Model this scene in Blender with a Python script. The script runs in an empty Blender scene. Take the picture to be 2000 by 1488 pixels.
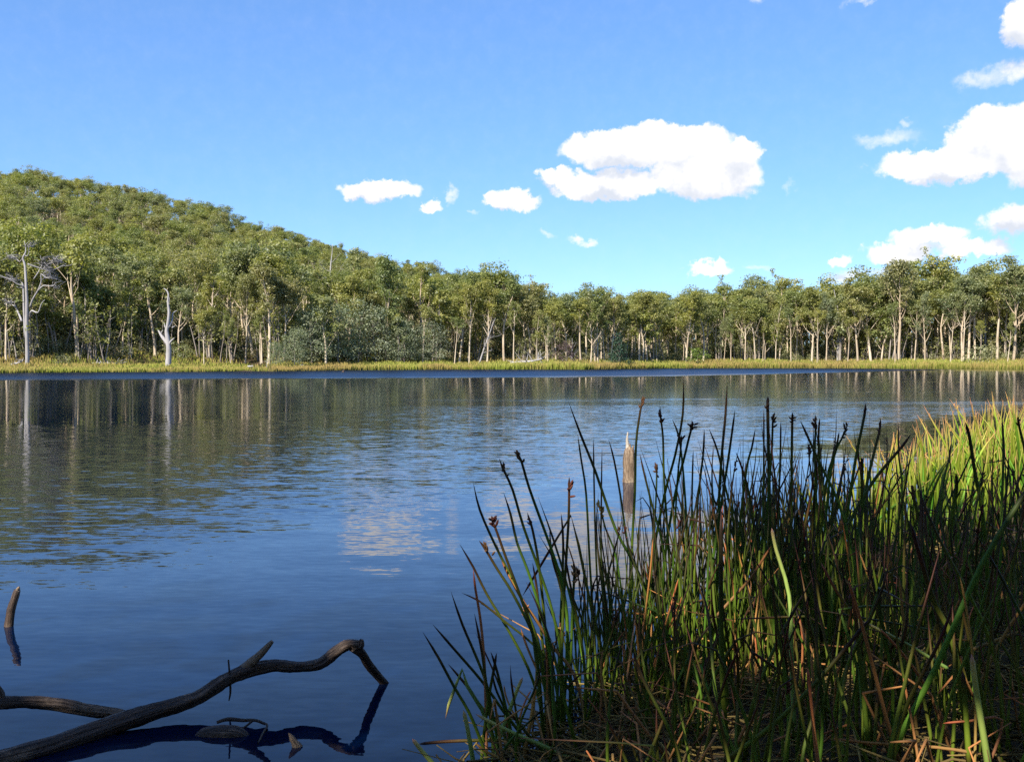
import bpy, math, random
import numpy as np
from mathutils import Vector, Matrix, Quaternion

R = math.radians
scene = bpy.context.scene
COL = scene.collection
random.seed(7)
RNG = np.random.default_rng(7)

# ------------------------------------------------------------------ camera
CAM_H = 1.6
F = 1880.0                 # focal length in pixels of a 2000 px wide frame
HOR = 704.0                # horizon row in that frame
PITCH = math.atan((744 - HOR) / F)
cam_d = bpy.data.cameras.new('camera')
cam_d.lens = F / 2000 * 36
cam_d.sensor_width = 36
cam_d.clip_start = 0.05
cam_d.clip_end = 6000
cam = bpy.data.objects.new('camera', cam_d)
cam.location = (0, 0, CAM_H)
cam.rotation_euler = (math.pi / 2 - PITCH, 0, 0)
COL.objects.link(cam)
scene.camera = cam

# ------------------------------------------------------------------ sun, exposure
SUN_AZ = Vector((-0.56, -0.83))          # horizontal direction towards the sun
SUN_EL = R(41)
SAZ = SUN_AZ.normalized()
to_sun = Vector((SAZ.x * math.cos(SUN_EL), SAZ.y * math.cos(SUN_EL), math.sin(SUN_EL)))
sd = bpy.data.lights.new('sun', 'SUN')
sd.energy = 5.0
sd.angle = R(0.53)
sd.color = (1.0, 0.93, 0.80)
sun = bpy.data.objects.new('sun', sd)
sun.rotation_euler = (-to_sun).to_track_quat('-Z', 'Y').to_euler()
sun.location = (-40, -30, 60)
COL.objects.link(sun)
vs = scene.view_settings
vs.view_transform = 'Standard'
vs.look = 'None'
vs.exposure = 1.05
vs.gamma = 1.0
vs.use_curve_mapping = False
scene.render.engine = 'CYCLES'
scene.cycles.max_bounces = 5
scene.cycles.diffuse_bounces = 2
scene.cycles.glossy_bounces = 2
scene.cycles.transmission_bounces = 4
scene.cycles.transparent_max_bounces = 8
scene.cycles.volume_bounces = 0
scene.cycles.use_denoising = False
scene.cycles.denoiser = 'OPENIMAGEDENOISE'
scene.cycles.denoising_input_passes = 'RGB_ALBEDO_NORMAL'
scene.cycles.denoising_prefilter = 'ACCURATE'
scene.cycles.use_adaptive_sampling = True
scene.cycles.adaptive_threshold = 0.010
scene.cycles.adaptive_min_samples = 16


# ------------------------------------------------------------------ node helpers
class NT:
    def __init__(self, tree):
        self.t = tree
        tree.nodes.clear()

    def n(self, kind, **kw):
        nd = self.t.nodes.new(kind)
        for k, v in kw.items():
            setattr(nd, k, v)
        return nd

    def put(self, sock, v):
        if v is None:
            return
        if hasattr(v, 'is_linked') or hasattr(v, 'links'):
            self.t.links.new(v, sock)
        else:
            sock.default_value = v

    def m(self, op, a, b=None, c=None, clamp=False):
        nd = self.n('ShaderNodeMath', operation=op, use_clamp=clamp)
        self.put(nd.inputs[0], a)
        self.put(nd.inputs[1], b)
        self.put(nd.inputs[2], c)
        return nd.outputs[0]

    def vm(self, op, a, b=None, scale=None):
        nd = self.n('ShaderNodeVectorMath', operation=op)
        self.put(nd.inputs[0], a)
        self.put(nd.inputs[1], b)
        if scale is not None:
            self.put(nd.inputs['Scale'], scale)
        return nd.outputs['Value'] if op in ('LENGTH', 'DOT_PRODUCT') else nd.outputs[0]

    def mix(self, fac, a, b, blend='MIX'):
        nd = self.n('ShaderNodeMix', data_type='RGBA', blend_type=blend)
        self.put(nd.inputs[0], fac)
        self.put(nd.inputs[6], a)
        self.put(nd.inputs[7], b)
        return nd.outputs[2]

    def sstep(self, v, lo, hi, a=0.0, b=1.0):
        nd = self.n('ShaderNodeMapRange', interpolation_type='SMOOTHSTEP')
        self.put(nd.inputs[0], v)
        for i, q in enumerate((lo, hi, a, b)):
            self.put(nd.inputs[i + 1], q)
        return nd.outputs[0]

    def noise(self, vec, scale, detail=3.0, rough=0.55, dist=0.0, color=False):
        nd = self.n('ShaderNodeTexNoise')
        self.put(nd.inputs['Vector'], vec)
        nd.inputs['Scale'].default_value = scale
        nd.inputs['Detail'].default_value = detail
        nd.inputs['Roughness'].default_value = rough
        nd.inputs['Distortion'].default_value = dist
        return nd.outputs['Color' if color else 'Fac']

    def mapping(self, vec, loc=(0, 0, 0), rot=(0, 0, 0), scale=(1, 1, 1)):
        nd = self.n('ShaderNodeMapping')
        self.put(nd.inputs[0], vec)
        nd.inputs[1].default_value = loc
        nd.inputs[2].default_value = rot
        nd.inputs[3].default_value = scale
        return nd.outputs[0]

    def ramp(self, fac, stops):
        nd = self.n('ShaderNodeValToRGB')
        e = nd.color_ramp.elements
        while len(e) < len(stops):
            e.new(0.5)
        for el, (p, c) in zip(e, stops):
            el.position = p
            el.color = (*c, 1)
        self.put(nd.inputs[0], fac)
        return nd.outputs[0]


def c4(c):
    return (c[0], c[1], c[2], 1.0)


# ------------------------------------------------------------------ world: sky with fair-weather cumulus
world = bpy.data.worlds.new('World')
scene.world = world
world.use_nodes = True
W = NT(world.node_tree)
sky = W.n('ShaderNodeTexSky', sky_type='NISHITA')
sky.sun_disc = False
sky.sun_elevation = SUN_EL
sky.sun_rotation = math.atan2(SAZ.x, SAZ.y)
sky.altitude = 600
sky.air_density = 1.0
sky.dust_density = 0.25
sky.ozone_density = 2.5
SKY_STR = 0.135
tc = W.n('ShaderNodeTexCoord')
dirv = W.vm('NORMALIZE', tc.outputs['Generated'])
sep = W.n('ShaderNodeSeparateXYZ')
W.t.links.new(dirv, sep.inputs[0])
dx, dy, dz = sep.outputs
AZ = W.m('ARCTAN2', dx, dy)
EL = W.m('ARCSINE', dz)
comb = W.n('ShaderNodeCombineXYZ')
W.t.links.new(AZ, comb.inputs[0])
W.t.links.new(EL, comb.inputs[1])
uv = comb.outputs[0]
# ragged edges: displace the lookup with two sizes of noise
wa = W.vm('SUBTRACT', W.noise(uv, 30, 8, 0.62, color=True), (0.5, 0.5, 0.5))
wb = W.vm('SUBTRACT', W.noise(uv, 95, 6, 0.6, color=True), (0.5, 0.5, 0.5))
uvw = W.vm('ADD', uv, W.vm('MULTIPLY', wa, (0.044, 0.034, 0)))
uvw = W.vm('ADD', uvw, W.vm('MULTIPLY', wb, (0.016, 0.013, 0)))
sp2 = W.n('ShaderNodeSeparateXYZ')
W.t.links.new(uvw, sp2.inputs[0])
U, V = sp2.outputs[0], sp2.outputs[1]
CLOUDS = [  # photo column, row, half width, half height, density
    (1265, 290, 190, 44, 1.25), (1185, 362, 130, 34, 1.15), (1375, 345, 115, 50, 1.15), (1440, 305, 52, 34, 1.1), (1090, 345, 40, 16, .8),
    (742, 376, 92, 27, 1.05), (846, 406, 28, 13, .7), (878, 380, 15, 22, .5), (1000, 392, 58, 26, .95), (915, 411, 14, 9, .4),
    (1860, 322, 150, 34, 1.1), (1960, 275, 110, 62, 1.25), (2090, 290, 130, 70, 1.2), (1740, 272, 70, 20, .5), (1775, 243, 22, 12, .42),
    (1925, 150, 70, 24, .5), (1985, 135, 40, 24, .62), (2000, 40, 48, 50, .8), (1995, 432, 75, 36, .8),
    (1815, 462, 75, 24, .85), (1760, 492, 70, 22, .75), (1890, 488, 80, 20, .75), (1385, 524, 52, 17, .8), (1635, 508, 30, 13, .7),
    (1645, 540, 55, 18, .65), (1480, 523, 26, 9, .4), (1137, 468, 28, 12, .62), (1066, 457, 28, 9, .42), (1730, 530, 60, 16, .6),
    (1470, 6, 34, 16, .42), (1680, 0, 40, 10, .42), (1540, 360, 12, 14, .33), (2200, 440, 150, 40, .9), (2350, 250, 120, 60, 1.0),
    (-330, 300, 120, 40, 1.0), (-560, 420, 160, 34, .9)]
dens = None
lee = None
for (px, py, a, b, k) in CLOUDS:
    k = k if k > .66 else k * .62
    u0 = math.atan((px - 1000) / F)
    v0 = math.atan((HOR - py) / F) * math.cos(u0)
    ea = W.m('MULTIPLY', W.m('SUBTRACT', U, u0), F / (a * 1.03))
    eb0 = W.m('SUBTRACT', V, v0)
    eb = W.m('MULTIPLY', eb0, F / (b * 1.03))
    d2 = W.m('MULTIPLY_ADD', ea, ea, W.m('MULTIPLY', eb, eb))
    f = W.m('MULTIPLY', W.m('SUBTRACT', 1.0, d2, clamp=True), k)
    dens = f if dens is None else W.m('SMOOTH_MAX', dens, f, 0.12)
    if k > .66:            # the same cloud a little nearer the sun: tells which side is shaded
        eb2 = W.m('MULTIPLY_ADD', W.m('SUBTRACT', U, u0 - .010), F / (a * 1.03), 0.0)
        ec2 = W.m('MULTIPLY', W.m('SUBTRACT', V, v0 - .016), F / (b * 1.03))
        f2 = W.m('SUBTRACT', 1.0, W.m('MULTIPLY_ADD', eb2, eb2, W.m('MULTIPLY', ec2, ec2)), clamp=True)
        lee = f2 if lee is None else W.m('MAXIMUM', lee, f2)
# the same sort of cloud goes on over the rest of the sky
cn = W.noise(W.mapping(dirv, scale=(1, 1, 2.2)), 4.5, 5, 0.55)
absaz = W.m('ABSOLUTE', AZ)
away = W.sstep(absaz, 0.72, 0.95)
up = W.sstep(EL, 0.55, 0.8)
off = W.m('MULTIPLY', W.m('MAXIMUM', away, up), W.sstep(cn, 0.56, 0.72))
dens = W.m('MAXIMUM', dens, off)
fine = W.noise(uv, 60, 8, 0.68)
dens2 = W.m('MULTIPLY', dens, W.m('MULTIPLY_ADD', fine, 1.3, 0.35))
alpha = W.sstep(dens2, 0.05, 0.52)
shade = W.noise(W.vm('ADD', uv, (0.012, -0.02, 0)), 22, 4, 0.6)
puff = W.sstep(W.m('ADD', W.m('MULTIPLY', shade, 1.1), W.m('SUBTRACT', W.m('MULTIPLY', dens, 0.35), W.m('MULTIPLY', lee, 0.5))), 0.16, 0.62)
ccol = W.mix(puff, c4((0.37, 0.395, 0.445)), c4((0.56, 0.55, 0.55)))
hs = W.n('ShaderNodeHueSaturation')
hs.inputs['Saturation'].default_value = 1.12
W.t.links.new(sky.outputs[0], hs.inputs['Color'])
gm = W.n('ShaderNodeGamma')
gm.inputs['Gamma'].default_value = 0.70
W.t.links.new(W.mix(1.0, hs.outputs[0], c4((SKY_STR, SKY_STR, SKY_STR)), 'MULTIPLY'), gm.inputs['Color'])
skyc = W.mix(1.0, gm.outputs[0], c4((0.352, 0.490, 0.70)), 'MULTIPLY')
final = W.mix(alpha, skyc, ccol)
bg = W.n('ShaderNodeBackground')
bg.inputs['Strength'].default_value = 1.0
W.t.links.new(final, bg.inputs['Color'])
wo = W.n('ShaderNodeOutputWorld')
W.t.links.new(bg.outputs[0], wo.inputs[0])


# ------------------------------------------------------------------ picture <-> world
def ray(px, py):
    x = (px - 1000) / F
    y = -(py - 744) / F
    d = Vector((x, 1.0, y))
    c, s = math.cos(-PITCH), math.sin(-PITCH)
    return Vector((d.x, d.y * c - d.z * s, d.y * s + d.z * c))


def at(px, py, Y):
    d = ray(px, py)
    k = Y / d.y
    return Vector((d.x * k, Y, CAM_H + d.z * k))


def gnd(px, py, z=0.0):
    d = ray(px, py)
    k = (z - CAM_H) / d.z
    return Vector((d.x * k, d.y * k, z))


# ------------------------------------------------------------------ the lie of the land
SX = [-1600, -400, 0, 200, 400, 480, 530, 700, 900, 1090, 1140, 1200, 1300, 1420, 1600, 1750, 2000, 2400, 3400]
SY = [70, 112, 122, 131, 137, 145, 141, 158, 170, 170, 168, 178, 196, 202, 197, 187, 170, 140, 80]
SU = [(x - 1000) / F for x in SX]


def shoreY(u):
    return float(np.interp(u, SU, SY))


RX = [-1200, -500, -200, 0, 60, 150, 250, 330, 400, 470, 560, 640, 700, 760, 830, 900, 960, 1040, 1100, 1200, 2000, 3000]
RYp = [420, 380, 350, 342, 338, 352, 368, 388, 404, 428, 452, 476, 496, 512, 526, 540, 556, 590, 610, 640, 640, 640]
RU = [(x - 1000) / F for x in RX]
RIDGE_Y = 335.0


def ridgeZ(u):
    py = float(np.interp(u, RU, RYp))
    return max(1.2, (HOR - py) / F * RIDGE_Y + CAM_H - 8.5)


def far_z(x, y):
    r = math.hypot(x, y)
    th = math.atan2(x, y)
    thc = max(-0.72, min(0.72, th))
    u = math.tan(thc)
    rs = shoreY(u) / math.cos(thc)
    d = r - rs
    if d < 0:
        return max(-1.2, d * 0.12)
    z = 0.9 * (1 - math.exp(-d / 9.0)) + 0.1 * min(d / 10, 1)
    rr = RIDGE_Y / math.cos(thc)
    t = (d - 14) / max(rr - rs - 14, 30)
    if t > 0:
        zr = ridgeZ(u)
        if t < 1:
            z += (zr - 1) * (t ** 1.05) * (1 - 0.0 * t)
        else:
            z += (zr - 1) * max(0.3, 1 - (t - 1) * 0.55)
    return z


BANK = [(-40, -14), (-14, -1.0), (-6, 1.6), (-2.5, 2.9), (-0.35, 3.45), (0.30, 4.15), (0.75, 4.9), (1.3, 5.9), (2.2, 7.0), (3.2, 8.3), (4.4, 10.0), (6.5, 13.0),
        (10, 17), (24, 30), (60, 55), (120, 90)]


def bank_d(x, y):
    best = 1e9
    sgn = 1
    for i in range(len(BANK) - 1):
        x0, y0 = BANK[i]
        x1, y1 = BANK[i + 1]
        ex, ey = x1 - x0, y1 - y0
        t = max(0, min(1, ((x - x0) * ex + (y - y0) * ey) / (ex * ex + ey * ey)))
        qx, qy = x0 + ex * t, y0 + ey * t
        d = math.hypot(x - qx, y - qy)
        if d < best:
            best = d
            sgn = 1 if (ex * (y - qy) - ey * (x - qx)) < 0 else -1
    return best * sgn


def near_z(x, y):
    d = bank_d(x, y)
    if d < 0:
        return max(-1.2, d * 0.35)
    return 0.30 * (1 - math.exp(-d / 1.4)) + 0.015 * min(d, 40)


def ground_z(x, y):
    return max(far_z(x, y), near_z(x, y))


# ------------------------------------------------------------------ object helpers
def mesh_obj(name, verts, faces, mat, parent=None, smooth=False, attrs=None):
    me = bpy.data.meshes.new(name)
    verts = np.asarray(verts, dtype=np.float32).reshape(-1, 3)
    if isinstance(faces, np.ndarray):
        n, k = faces.shape
        me.vertices.add(len(verts))
        me.vertices.foreach_set('co', verts.ravel())
        me.loops.add(n * k)
        me.loops.foreach_set('vertex_index', faces.astype(np.int32).ravel())
        me.polygons.add(n)
        me.polygons.foreach_set('loop_start', np.arange(0, n * k, k, dtype=np.int32))
        me.update(calc_edges=True)
    else:
        me.from_pydata(verts.tolist(), [], faces)
    if attrs:
        for k_, v in attrs.items():
            a = me.attributes.new(k_, 'FLOAT', 'POINT')
            a.data.foreach_set('value', np.asarray(v, dtype=np.float32))
    if mat is not None:
        me.materials.append(mat)
    if smooth:
        me.polygons.foreach_set('use_smooth', np.ones(len(me.polygons), dtype=bool))
    o = bpy.data.objects.new(name, me)
    COL.objects.link(o)
    if parent is not None:
        o.parent = parent
    return o


def link_mesh(name, me, parent=None):
    o = bpy.data.objects.new(name, me)
    COL.objects.link(o)
    if parent is not None:
        o.parent = parent
    return o


def empty(name, loc, label, cat, group=None, rz=0.0, scale=1.0):
    o = bpy.data.objects.new(name, None)
    o.empty_display_size = 0.2
    o.location = loc
    o.rotation_euler = (0, 0, rz)
    o.scale = (scale,) * 3 if not isinstance(scale, tuple) else scale
    COL.objects.link(o)
    tag(o, label, cat, group)
    return o


def tag(o, label=None, cat=None, group=None, kind=None):
    if label:
        o['label'] = label
    if cat:
        o['category'] = cat
    if group:
        o['group'] = group
    if kind:
        o['kind'] = kind
    return o


class Tubes:
    """collects tapered tubes into one mesh"""
    def __init__(self):
        self.v, self.f, self.t = [], [], []

    def tube(self, pts, rad, sides=6, t0=0.0, t1=1.0, cap=True, rough=0.0, rng=random):
        pts = [Vector(p) for p in pts]
        n = len(pts)
        base = len(self.v)
        up = Vector((0.13, 0.91, 0.2))
        prev = None
        for i, p in enumerate(pts):
            tg = (pts[min(i + 1, n - 1)] - pts[max(i - 1, 0)])
            if tg.length < 1e-9:
                tg = Vector((0, 0, 1))
            tg.normalize()
            if prev is None:
                a = tg.cross(up)
                if a.length < 1e-3:
                    a = tg.cross(Vector((1, 0, 0)))
            else:
                a = prev - tg * prev.dot(tg)
            a.normalize()
            prev = a
            b = tg.cross(a)
            r = rad[i]
            for s in range(sides):
                an = 2 * math.pi * s / sides
                rr = r * (1 + (rng.uniform(-rough, rough) if rough else 0))
                q = p + a * (math.cos(an) * rr) + b * (math.sin(an) * rr)
                self.v.append((q.x, q.y, q.z))
                self.t.append(t0 + (t1 - t0) * i / max(n - 1, 1))
        for i in range(n - 1):
            for s in range(sides):
                s2 = (s + 1) % sides
                self.f.append((base + i * sides + s, base + i * sides + s2, base + (i + 1) * sides + s2, base + (i + 1) * sides + s))
        if cap:
            self.f.append(tuple(base + s for s in reversed(range(sides))))
            self.f.append(tuple(base + (n - 1) * sides + s for s in range(sides)))

    def obj(self, name, mat, parent=None, smooth=True, extra=None):
        at_ = {'along': self.t}
        return mesh_obj(name, self.v, self.f, mat, parent, smooth, at_)


def smooth_path(pts, k=4):
    """Catmull-Rom through pts (Vectors)"""
    out = []
    n = len(pts)
    for i in range(n - 1):
        p0, p1, p2, p3 = pts[max(i - 1, 0)], pts[i], pts[i + 1], pts[min(i + 2, n - 1)]
        for j in range(k):
            t = j / k
            out.append(0.5 * ((2 * p1) + (p2 - p0) * t + (2 * p0 - 5 * p1 + 4 * p2 - p3) * t * t + (3 * p1 - p0 - 3 * p2 + p3) * t ** 3))
    out.append(pts[-1])
    return out


# ------------------------------------------------------------------ materials
def new_mat(name):
    m = bpy.data.materials.new(name)
    m.use_nodes = True
    return m, NT(m.node_tree)


def out(N, sh):
    o = N.n('ShaderNodeOutputMaterial')
    N.t.links.new(sh, o.inputs[0])


def principled(N, col, rough=0.8, spec=0.3, normal=None):
    p = N.n('ShaderNodeBsdfPrincipled')
    N.put(p.inputs['Base Color'], col)
    N.put(p.inputs['Roughness'], rough)
    p.inputs['Specular IOR Level'].default_value = spec
    if normal is not None:
        N.t.links.new(normal, p.inputs['Normal'])
    return p.outputs[0]


def attr(N, name):
    a = N.n('ShaderNodeAttribute', attribute_name=name)
    return a.outputs['Fac']


def objrand(N):
    return N.n('ShaderNodeObjectInfo').outputs['Random']


def leaf_mat(name, cols, transl=0.46, tintamp=0.6):
    m, N = new_mat(name)
    r = objrand(N)
    stops = [(i / max(len(cols) - 1, 1), c) for i, c in enumerate(cols)]
    base = N.ramp(r, stops)
    k = N.m('MULTIPLY_ADD', attr(N, 'tint'), tintamp, 1 - tintamp * 0.5)
    kk = N.n('ShaderNodeCombineXYZ')
    N.put(kk.inputs[0], N.m('POWER', k, 1.25))
    N.put(kk.inputs[1], k)
    N.put(kk.inputs[2], N.m('POWER', k, 0.9))
    col = N.mix(1.0, base, kk.outputs[0], 'MULTIPLY')
    d = N.n('ShaderNodeBsdfDiffuse')
    N.put(d.inputs['Color'], col)
    t = N.n('ShaderNodeBsdfTranslucent')
    N.put(t.inputs['Color'], N.mix(1.0, col, c4((1.25, 1.3, 0.6)), 'MULTIPLY'))
    g = N.n('ShaderNodeBsdfGlossy')
    g.inputs['Roughness'].default_value = 0.5
    N.put(g.inputs['Color'], c4((0.8, 0.8, 0.8)))
    ms = N.n('ShaderNodeMixShader')
    ms.inputs[0].default_value = transl
    N.t.links.new(d.outputs[0], ms.inputs[1])
    N.t.links.new(t.outputs[0], ms.inputs[2])
    ms2 = N.n('ShaderNodeMixShader')
    ms2.inputs[0].default_value = 0.035
    N.t.links.new(ms.outputs[0], ms2.inputs[1])
    N.t.links.new(g.outputs[0], ms2.inputs[2])
    out(N, ms2.outputs[0])
    return m


M = {}
M['gum_leaf'] = leaf_mat('gum_leaf', [(0.235, 0.250, 0.060), (0.185, 0.222, 0.078), (0.275, 0.268, 0.062), (0.195, 0.222, 0.112), (0.255, 0.260, 0.070), (0.250, 0.240, 0.100)])
M['wattle_leaf'] = leaf_mat('wattle_leaf', [(0.235, 0.270, 0.165), (0.260, 0.290, 0.190), (0.205, 0.245, 0.130)], 0.4)
M['shrub_leaf'] = leaf_mat('shrub_leaf', [(0.25, 0.26, 0.12), (0.30, 0.29, 0.16), (0.20, 0.22, 0.09), (0.31, 0.26, 0.16)], 0.35)
M['conifer_leaf'] = leaf_mat('conifer_leaf', [(0.030, 0.062, 0.036), (0.030, 0.062, 0.036)], 0.05)
M['purple_leaf'] = leaf_mat('purple_leaf', [(0.095, 0.062, 0.060), (0.095, 0.062, 0.060)], 0.1)
M['bright_leaf'] = leaf_mat('bright_leaf', [(0.13, 0.19, 0.03), (0.13, 0.19, 0.03)], 0.3)


def bark_mat(name, pale, mid, dark, amount):
    m, N = new_mat(name)
    co = N.n('ShaderNodeTexCoord').outputs['Object']
    r = objrand(N)
    off = N.n('ShaderNodeCombineXYZ')
    for i in range(3):
        N.put(off.inputs[i], N.m('MULTIPLY', r, 37.0 + 11 * i))
    p = N.vm('ADD', co, off.outputs[0])
    streak = N.noise(N.mapping(p, scale=(2.2, 2.2, 0.28)), 1.6, 4, 0.6)
    blot = N.noise(p, 0.35, 3, 0.6)
    c = N.mix(N.sstep(streak, 0.42, 0.68), c4(pale), c4(mid))
    c = N.mix(N.m('MULTIPLY', N.sstep(blot, 0.5, 0.72), amount), c, c4(dark))
    c = N.mix(N.m('MULTIPLY', N.sstep(r, 0.45, 1.0), 0.55), c, c4(mid))
    bmp = N.n('ShaderNodeBump')
    bmp.inputs['Strength'].default_value = 0.35
    bmp.inputs['Distance'].default_value = 0.05
    N.put(bmp.inputs['Height'], streak)
    out(N, principled(N, c, 0.85, 0.2, bmp.outputs[0]))
    return m


M['bark'] = bark_mat('gum_bark', (0.54, 0.46, 0.35), (0.36, 0.27, 0.18), (0.20, 0.13, 0.08), 0.6)
M['bark_grey'] = bark_mat('grey_bark', (0.30, 0.265, 0.23), (0.21, 0.175, 0.15), (0.12, 0.09, 0.07), 0.6)
M['dead'] = bark_mat('bleached_wood', (0.34, 0.325, 0.325), (0.25, 0.235, 0.23), (0.16, 0.14, 0.125), 0.5)


def terrain_mat():
    m, N = new_mat('ground_soil')
    co = N.n('ShaderNodeNewGeometry').outputs['Position']
    a = N.noise(co, 0.12, 5, 0.6)
    b = N.noise(co, 2.4, 4, 0.65)
    c = N.mix(N.sstep(a, 0.35, 0.65), c4((0.045, 0.033, 0.019)), c4((0.075, 0.055, 0.030)))
    c = N.mix(N.sstep(b, 0.45, 0.7), c, c4((0.05, 0.042, 0.022)))
    fine = N.noise(co, 26, 4, 0.7)
    bmp = N.n('ShaderNodeBump')
    bmp.inputs['Strength'].default_value = 0.6
    bmp.inputs['Distance'].default_value = 0.03
    N.put(bmp.inputs['Height'], fine)
    out(N, principled(N, c, 0.95, 0.1, bmp.outputs[0]))
    return m


M['soil'] = terrain_mat()


def water_mat():
    m, N = new_mat('lake_water')
    pos = N.n('ShaderNodeNewGeometry').outputs['Position']
    s = N.n('ShaderNodeSeparateXYZ')
    N.t.links.new(pos, s.inputs[0])
    X, Y = s.outputs[0], s.outputs[1]
    # patches of breeze on the lake
    en = N.noise(N.mapping(pos, scale=(0.5, 1, 1)), 0.5, 3, 0.6)
    enb = N.noise(N.mapping(pos, scale=(0.18, 1, 1)), 0.16, 4, 0.65)
    wob = N.m('MULTIPLY', N.m('SUBTRACT', en, 0.5), 4.0)
    lo = N.m('SUBTRACT', N.m('SUBTRACT', Y, N.m('MULTIPLY_ADD', X, 1.2, 11.2)), wob)
    yup = N.m('MINIMUM', N.m('MULTIPLY_ADD', X, 2.3, 45.0), 37.0)
    yup = N.m('MAXIMUM', yup, 20.0)
    hi = N.m('SUBTRACT', Y, N.m('MULTIPLY_ADD', N.m('SUBTRACT', enb, 0.5), 26.0, yup))
    rip = N.m('MULTIPLY', N.sstep(lo, -0.6, 2.6), N.sstep(hi, -7.0, 5.0, 1.0, 0.0))
    rip = N.m('MULTIPLY', rip, N.sstep(X, -7.0, 1.5, 0.62, 1.0))
    # smaller cat's-paws on the calm stretch to the right
    paws = N.m('MULTIPLY', N.sstep(enb, 0.5, 0.66), N.sstep(X, 6.0, 24.0))
    paws = N.m('MULTIPLY', paws, N.sstep(Y, 26.0, 34.0))
    # breeze-ruffled band under the far shore
    far0 = N.m('MULTIPLY_ADD', X, 0.34, 95.0)
    far0 = N.m('MAXIMUM', far0, N.m('MULTIPLY_ADD', X, 1.1, 84.0))
    farm = N.m('SUBTRACT', Y, N.m('MULTIPLY_ADD', N.m('SUBTRACT', enb, 0.5), 14.0, far0))
    far = N.m('MULTIPLY', N.sstep(farm, -9.0, 7.0), N.sstep(X, 62.0, 86.0, 1.0, 0.0))
    # wave slopes, crests stretched sideways
    n1 = N.vm('SUBTRACT', N.noise(N.mapping(pos, rot=(0, 0, R(-16)), scale=(2.6, 10.5, 1)), 1.0, 2.0, 0.5, 0.3, color=True), (0.5, 0.5, 0.5))
    n2 = N.vm('SUBTRACT', N.noise(N.mapping(pos, rot=(0, 0, R(9)), scale=(6.5, 22, 1)), 1.0, 2.0, 0.55, 0.2, color=True), (0.5, 0.5, 0.5))
    n3 = N.vm('SUBTRACT', N.noise(N.mapping(pos, rot=(0, 0, R(-20)), scale=(0.5, 2.2, 1)), 1.0, 1.0, 0.5, 0.0, color=True), (0.5, 0.5, 0.5))
    amp1 = N.m('ADD', N.m('MULTIPLY_ADD', rip, 0.18, 0.004), N.m('MULTIPLY', paws, 0.16))
    amp1 = N.m('MULTIPLY_ADD', far, 0.02, amp1)
    amp2 = N.m('ADD', N.m('MULTIPLY_ADD', rip, 0.13, N.m('MULTIPLY_ADD', N.sstep(Y, 14.0, 24.0, 1.0, 0.0), 0.055, 0.003)), N.m('MULTIPLY', paws, 0.14))
    sl = N.vm('ADD', N.vm('SCALE', n1, scale=amp1), N.vm('SCALE', n2, scale=amp2))
    sl = N.vm('ADD', sl, N.vm('SCALE', n3, scale=N.sstep(Y, 10.0, 30.0, 0.05, 0.008)))
    sl = N.vm('MULTIPLY', sl, (0.45, 1.0, 0.0))
    refl_tilt = N.n('ShaderNodeCombineXYZ')          # normals tilted towards the near bank so reflections catch brighter crowns and sky
    N.put(refl_tilt.inputs[1], N.m('MULTIPLY_ADD', far, -0.13, N.m('ADD', N.m('MULTIPLY', N.m('MULTIPLY', rip, N.sstep(X, -7.0, 1.5)), -0.012), N.sstep(Y, 24.0, 44.0, 0.0, -0.016))))
    sl = N.vm('ADD', sl, refl_tilt.outputs[0])
    nrm = N.vm('NORMALIZE', N.vm('ADD', sl, (0, 0, 1.0)))
    rough = N.m('ADD', N.m('MULTIPLY_ADD', far, 0.24, 0.02), N.m('MULTIPLY', rip, 0.05))
    rough = N.m('MULTIPLY_ADD', N.sstep(Y, 20.0, 40.0), 0.06, rough)
    p = N.n('ShaderNodeBsdfPrincipled')
    p.inputs['Base Color'].default_value = (0.0004, 0.0044, 0.020, 1)
    p.inputs['IOR'].default_value = 1.34
    N.put(p.inputs['Roughness'], rough)
    N.t.links.new(nrm, p.inputs['Normal'])
    out(N, p.outputs[0])
    return m


M['water'] = water_mat()


def simple_attr_mat(name, ramp_stops, alt_stops=None, rough=0.5, spec=0.3, transl=0.0, blotch=0.5):
    """stem colours run along the stem; each plant object differs a little"""
    m, N = new_mat(name)
    t = attr(N, 'along')
    r = objrand(N)
    c = N.ramp(t, ramp_stops)
    if alt_stops:
        c = N.mix(N.sstep(r, 0.2, 0.9), c, N.ramp(t, alt_stops))
    h = N.n('ShaderNodeHueSaturation')
    N.put(h.inputs['Hue'], N.m('MULTIPLY_ADD', N.m('FRACT', N.m('MULTIPLY', r, 17.3)), 0.06, 0.47))
    N.put(h.inputs['Value'], N.m('MULTIPLY_ADD', N.m('FRACT', N.m('MULTIPLY', r, 7.7)), 0.7, 0.65))
    N.put(h.inputs['Color'], c)
    co = N.n('ShaderNodeTexCoord').outputs['Object']
    blot = N.noise(N.mapping(co, scale=(30, 30, 5)), 1.0, 3, 0.6)
    cc = N.mix(N.m('MULTIPLY', N.sstep(blot, 0.58, 0.75), blotch), h.outputs[0], c4((0.08, 0.04, 0.014)))
    sh = principled(N, cc, rough, spec)
    if transl:
        tr = N.n('ShaderNodeBsdfTranslucent')
        N.put(tr.inputs['Color'], cc)
        ms = N.n('ShaderNodeMixShader')
        ms.inputs[0].default_value = transl
        N.t.links.new(sh, ms.inputs[1])
        N.t.links.new(tr.outputs[0], ms.inputs[2])
        sh = ms.outputs[0]
    out(N, sh)
    return m


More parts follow.
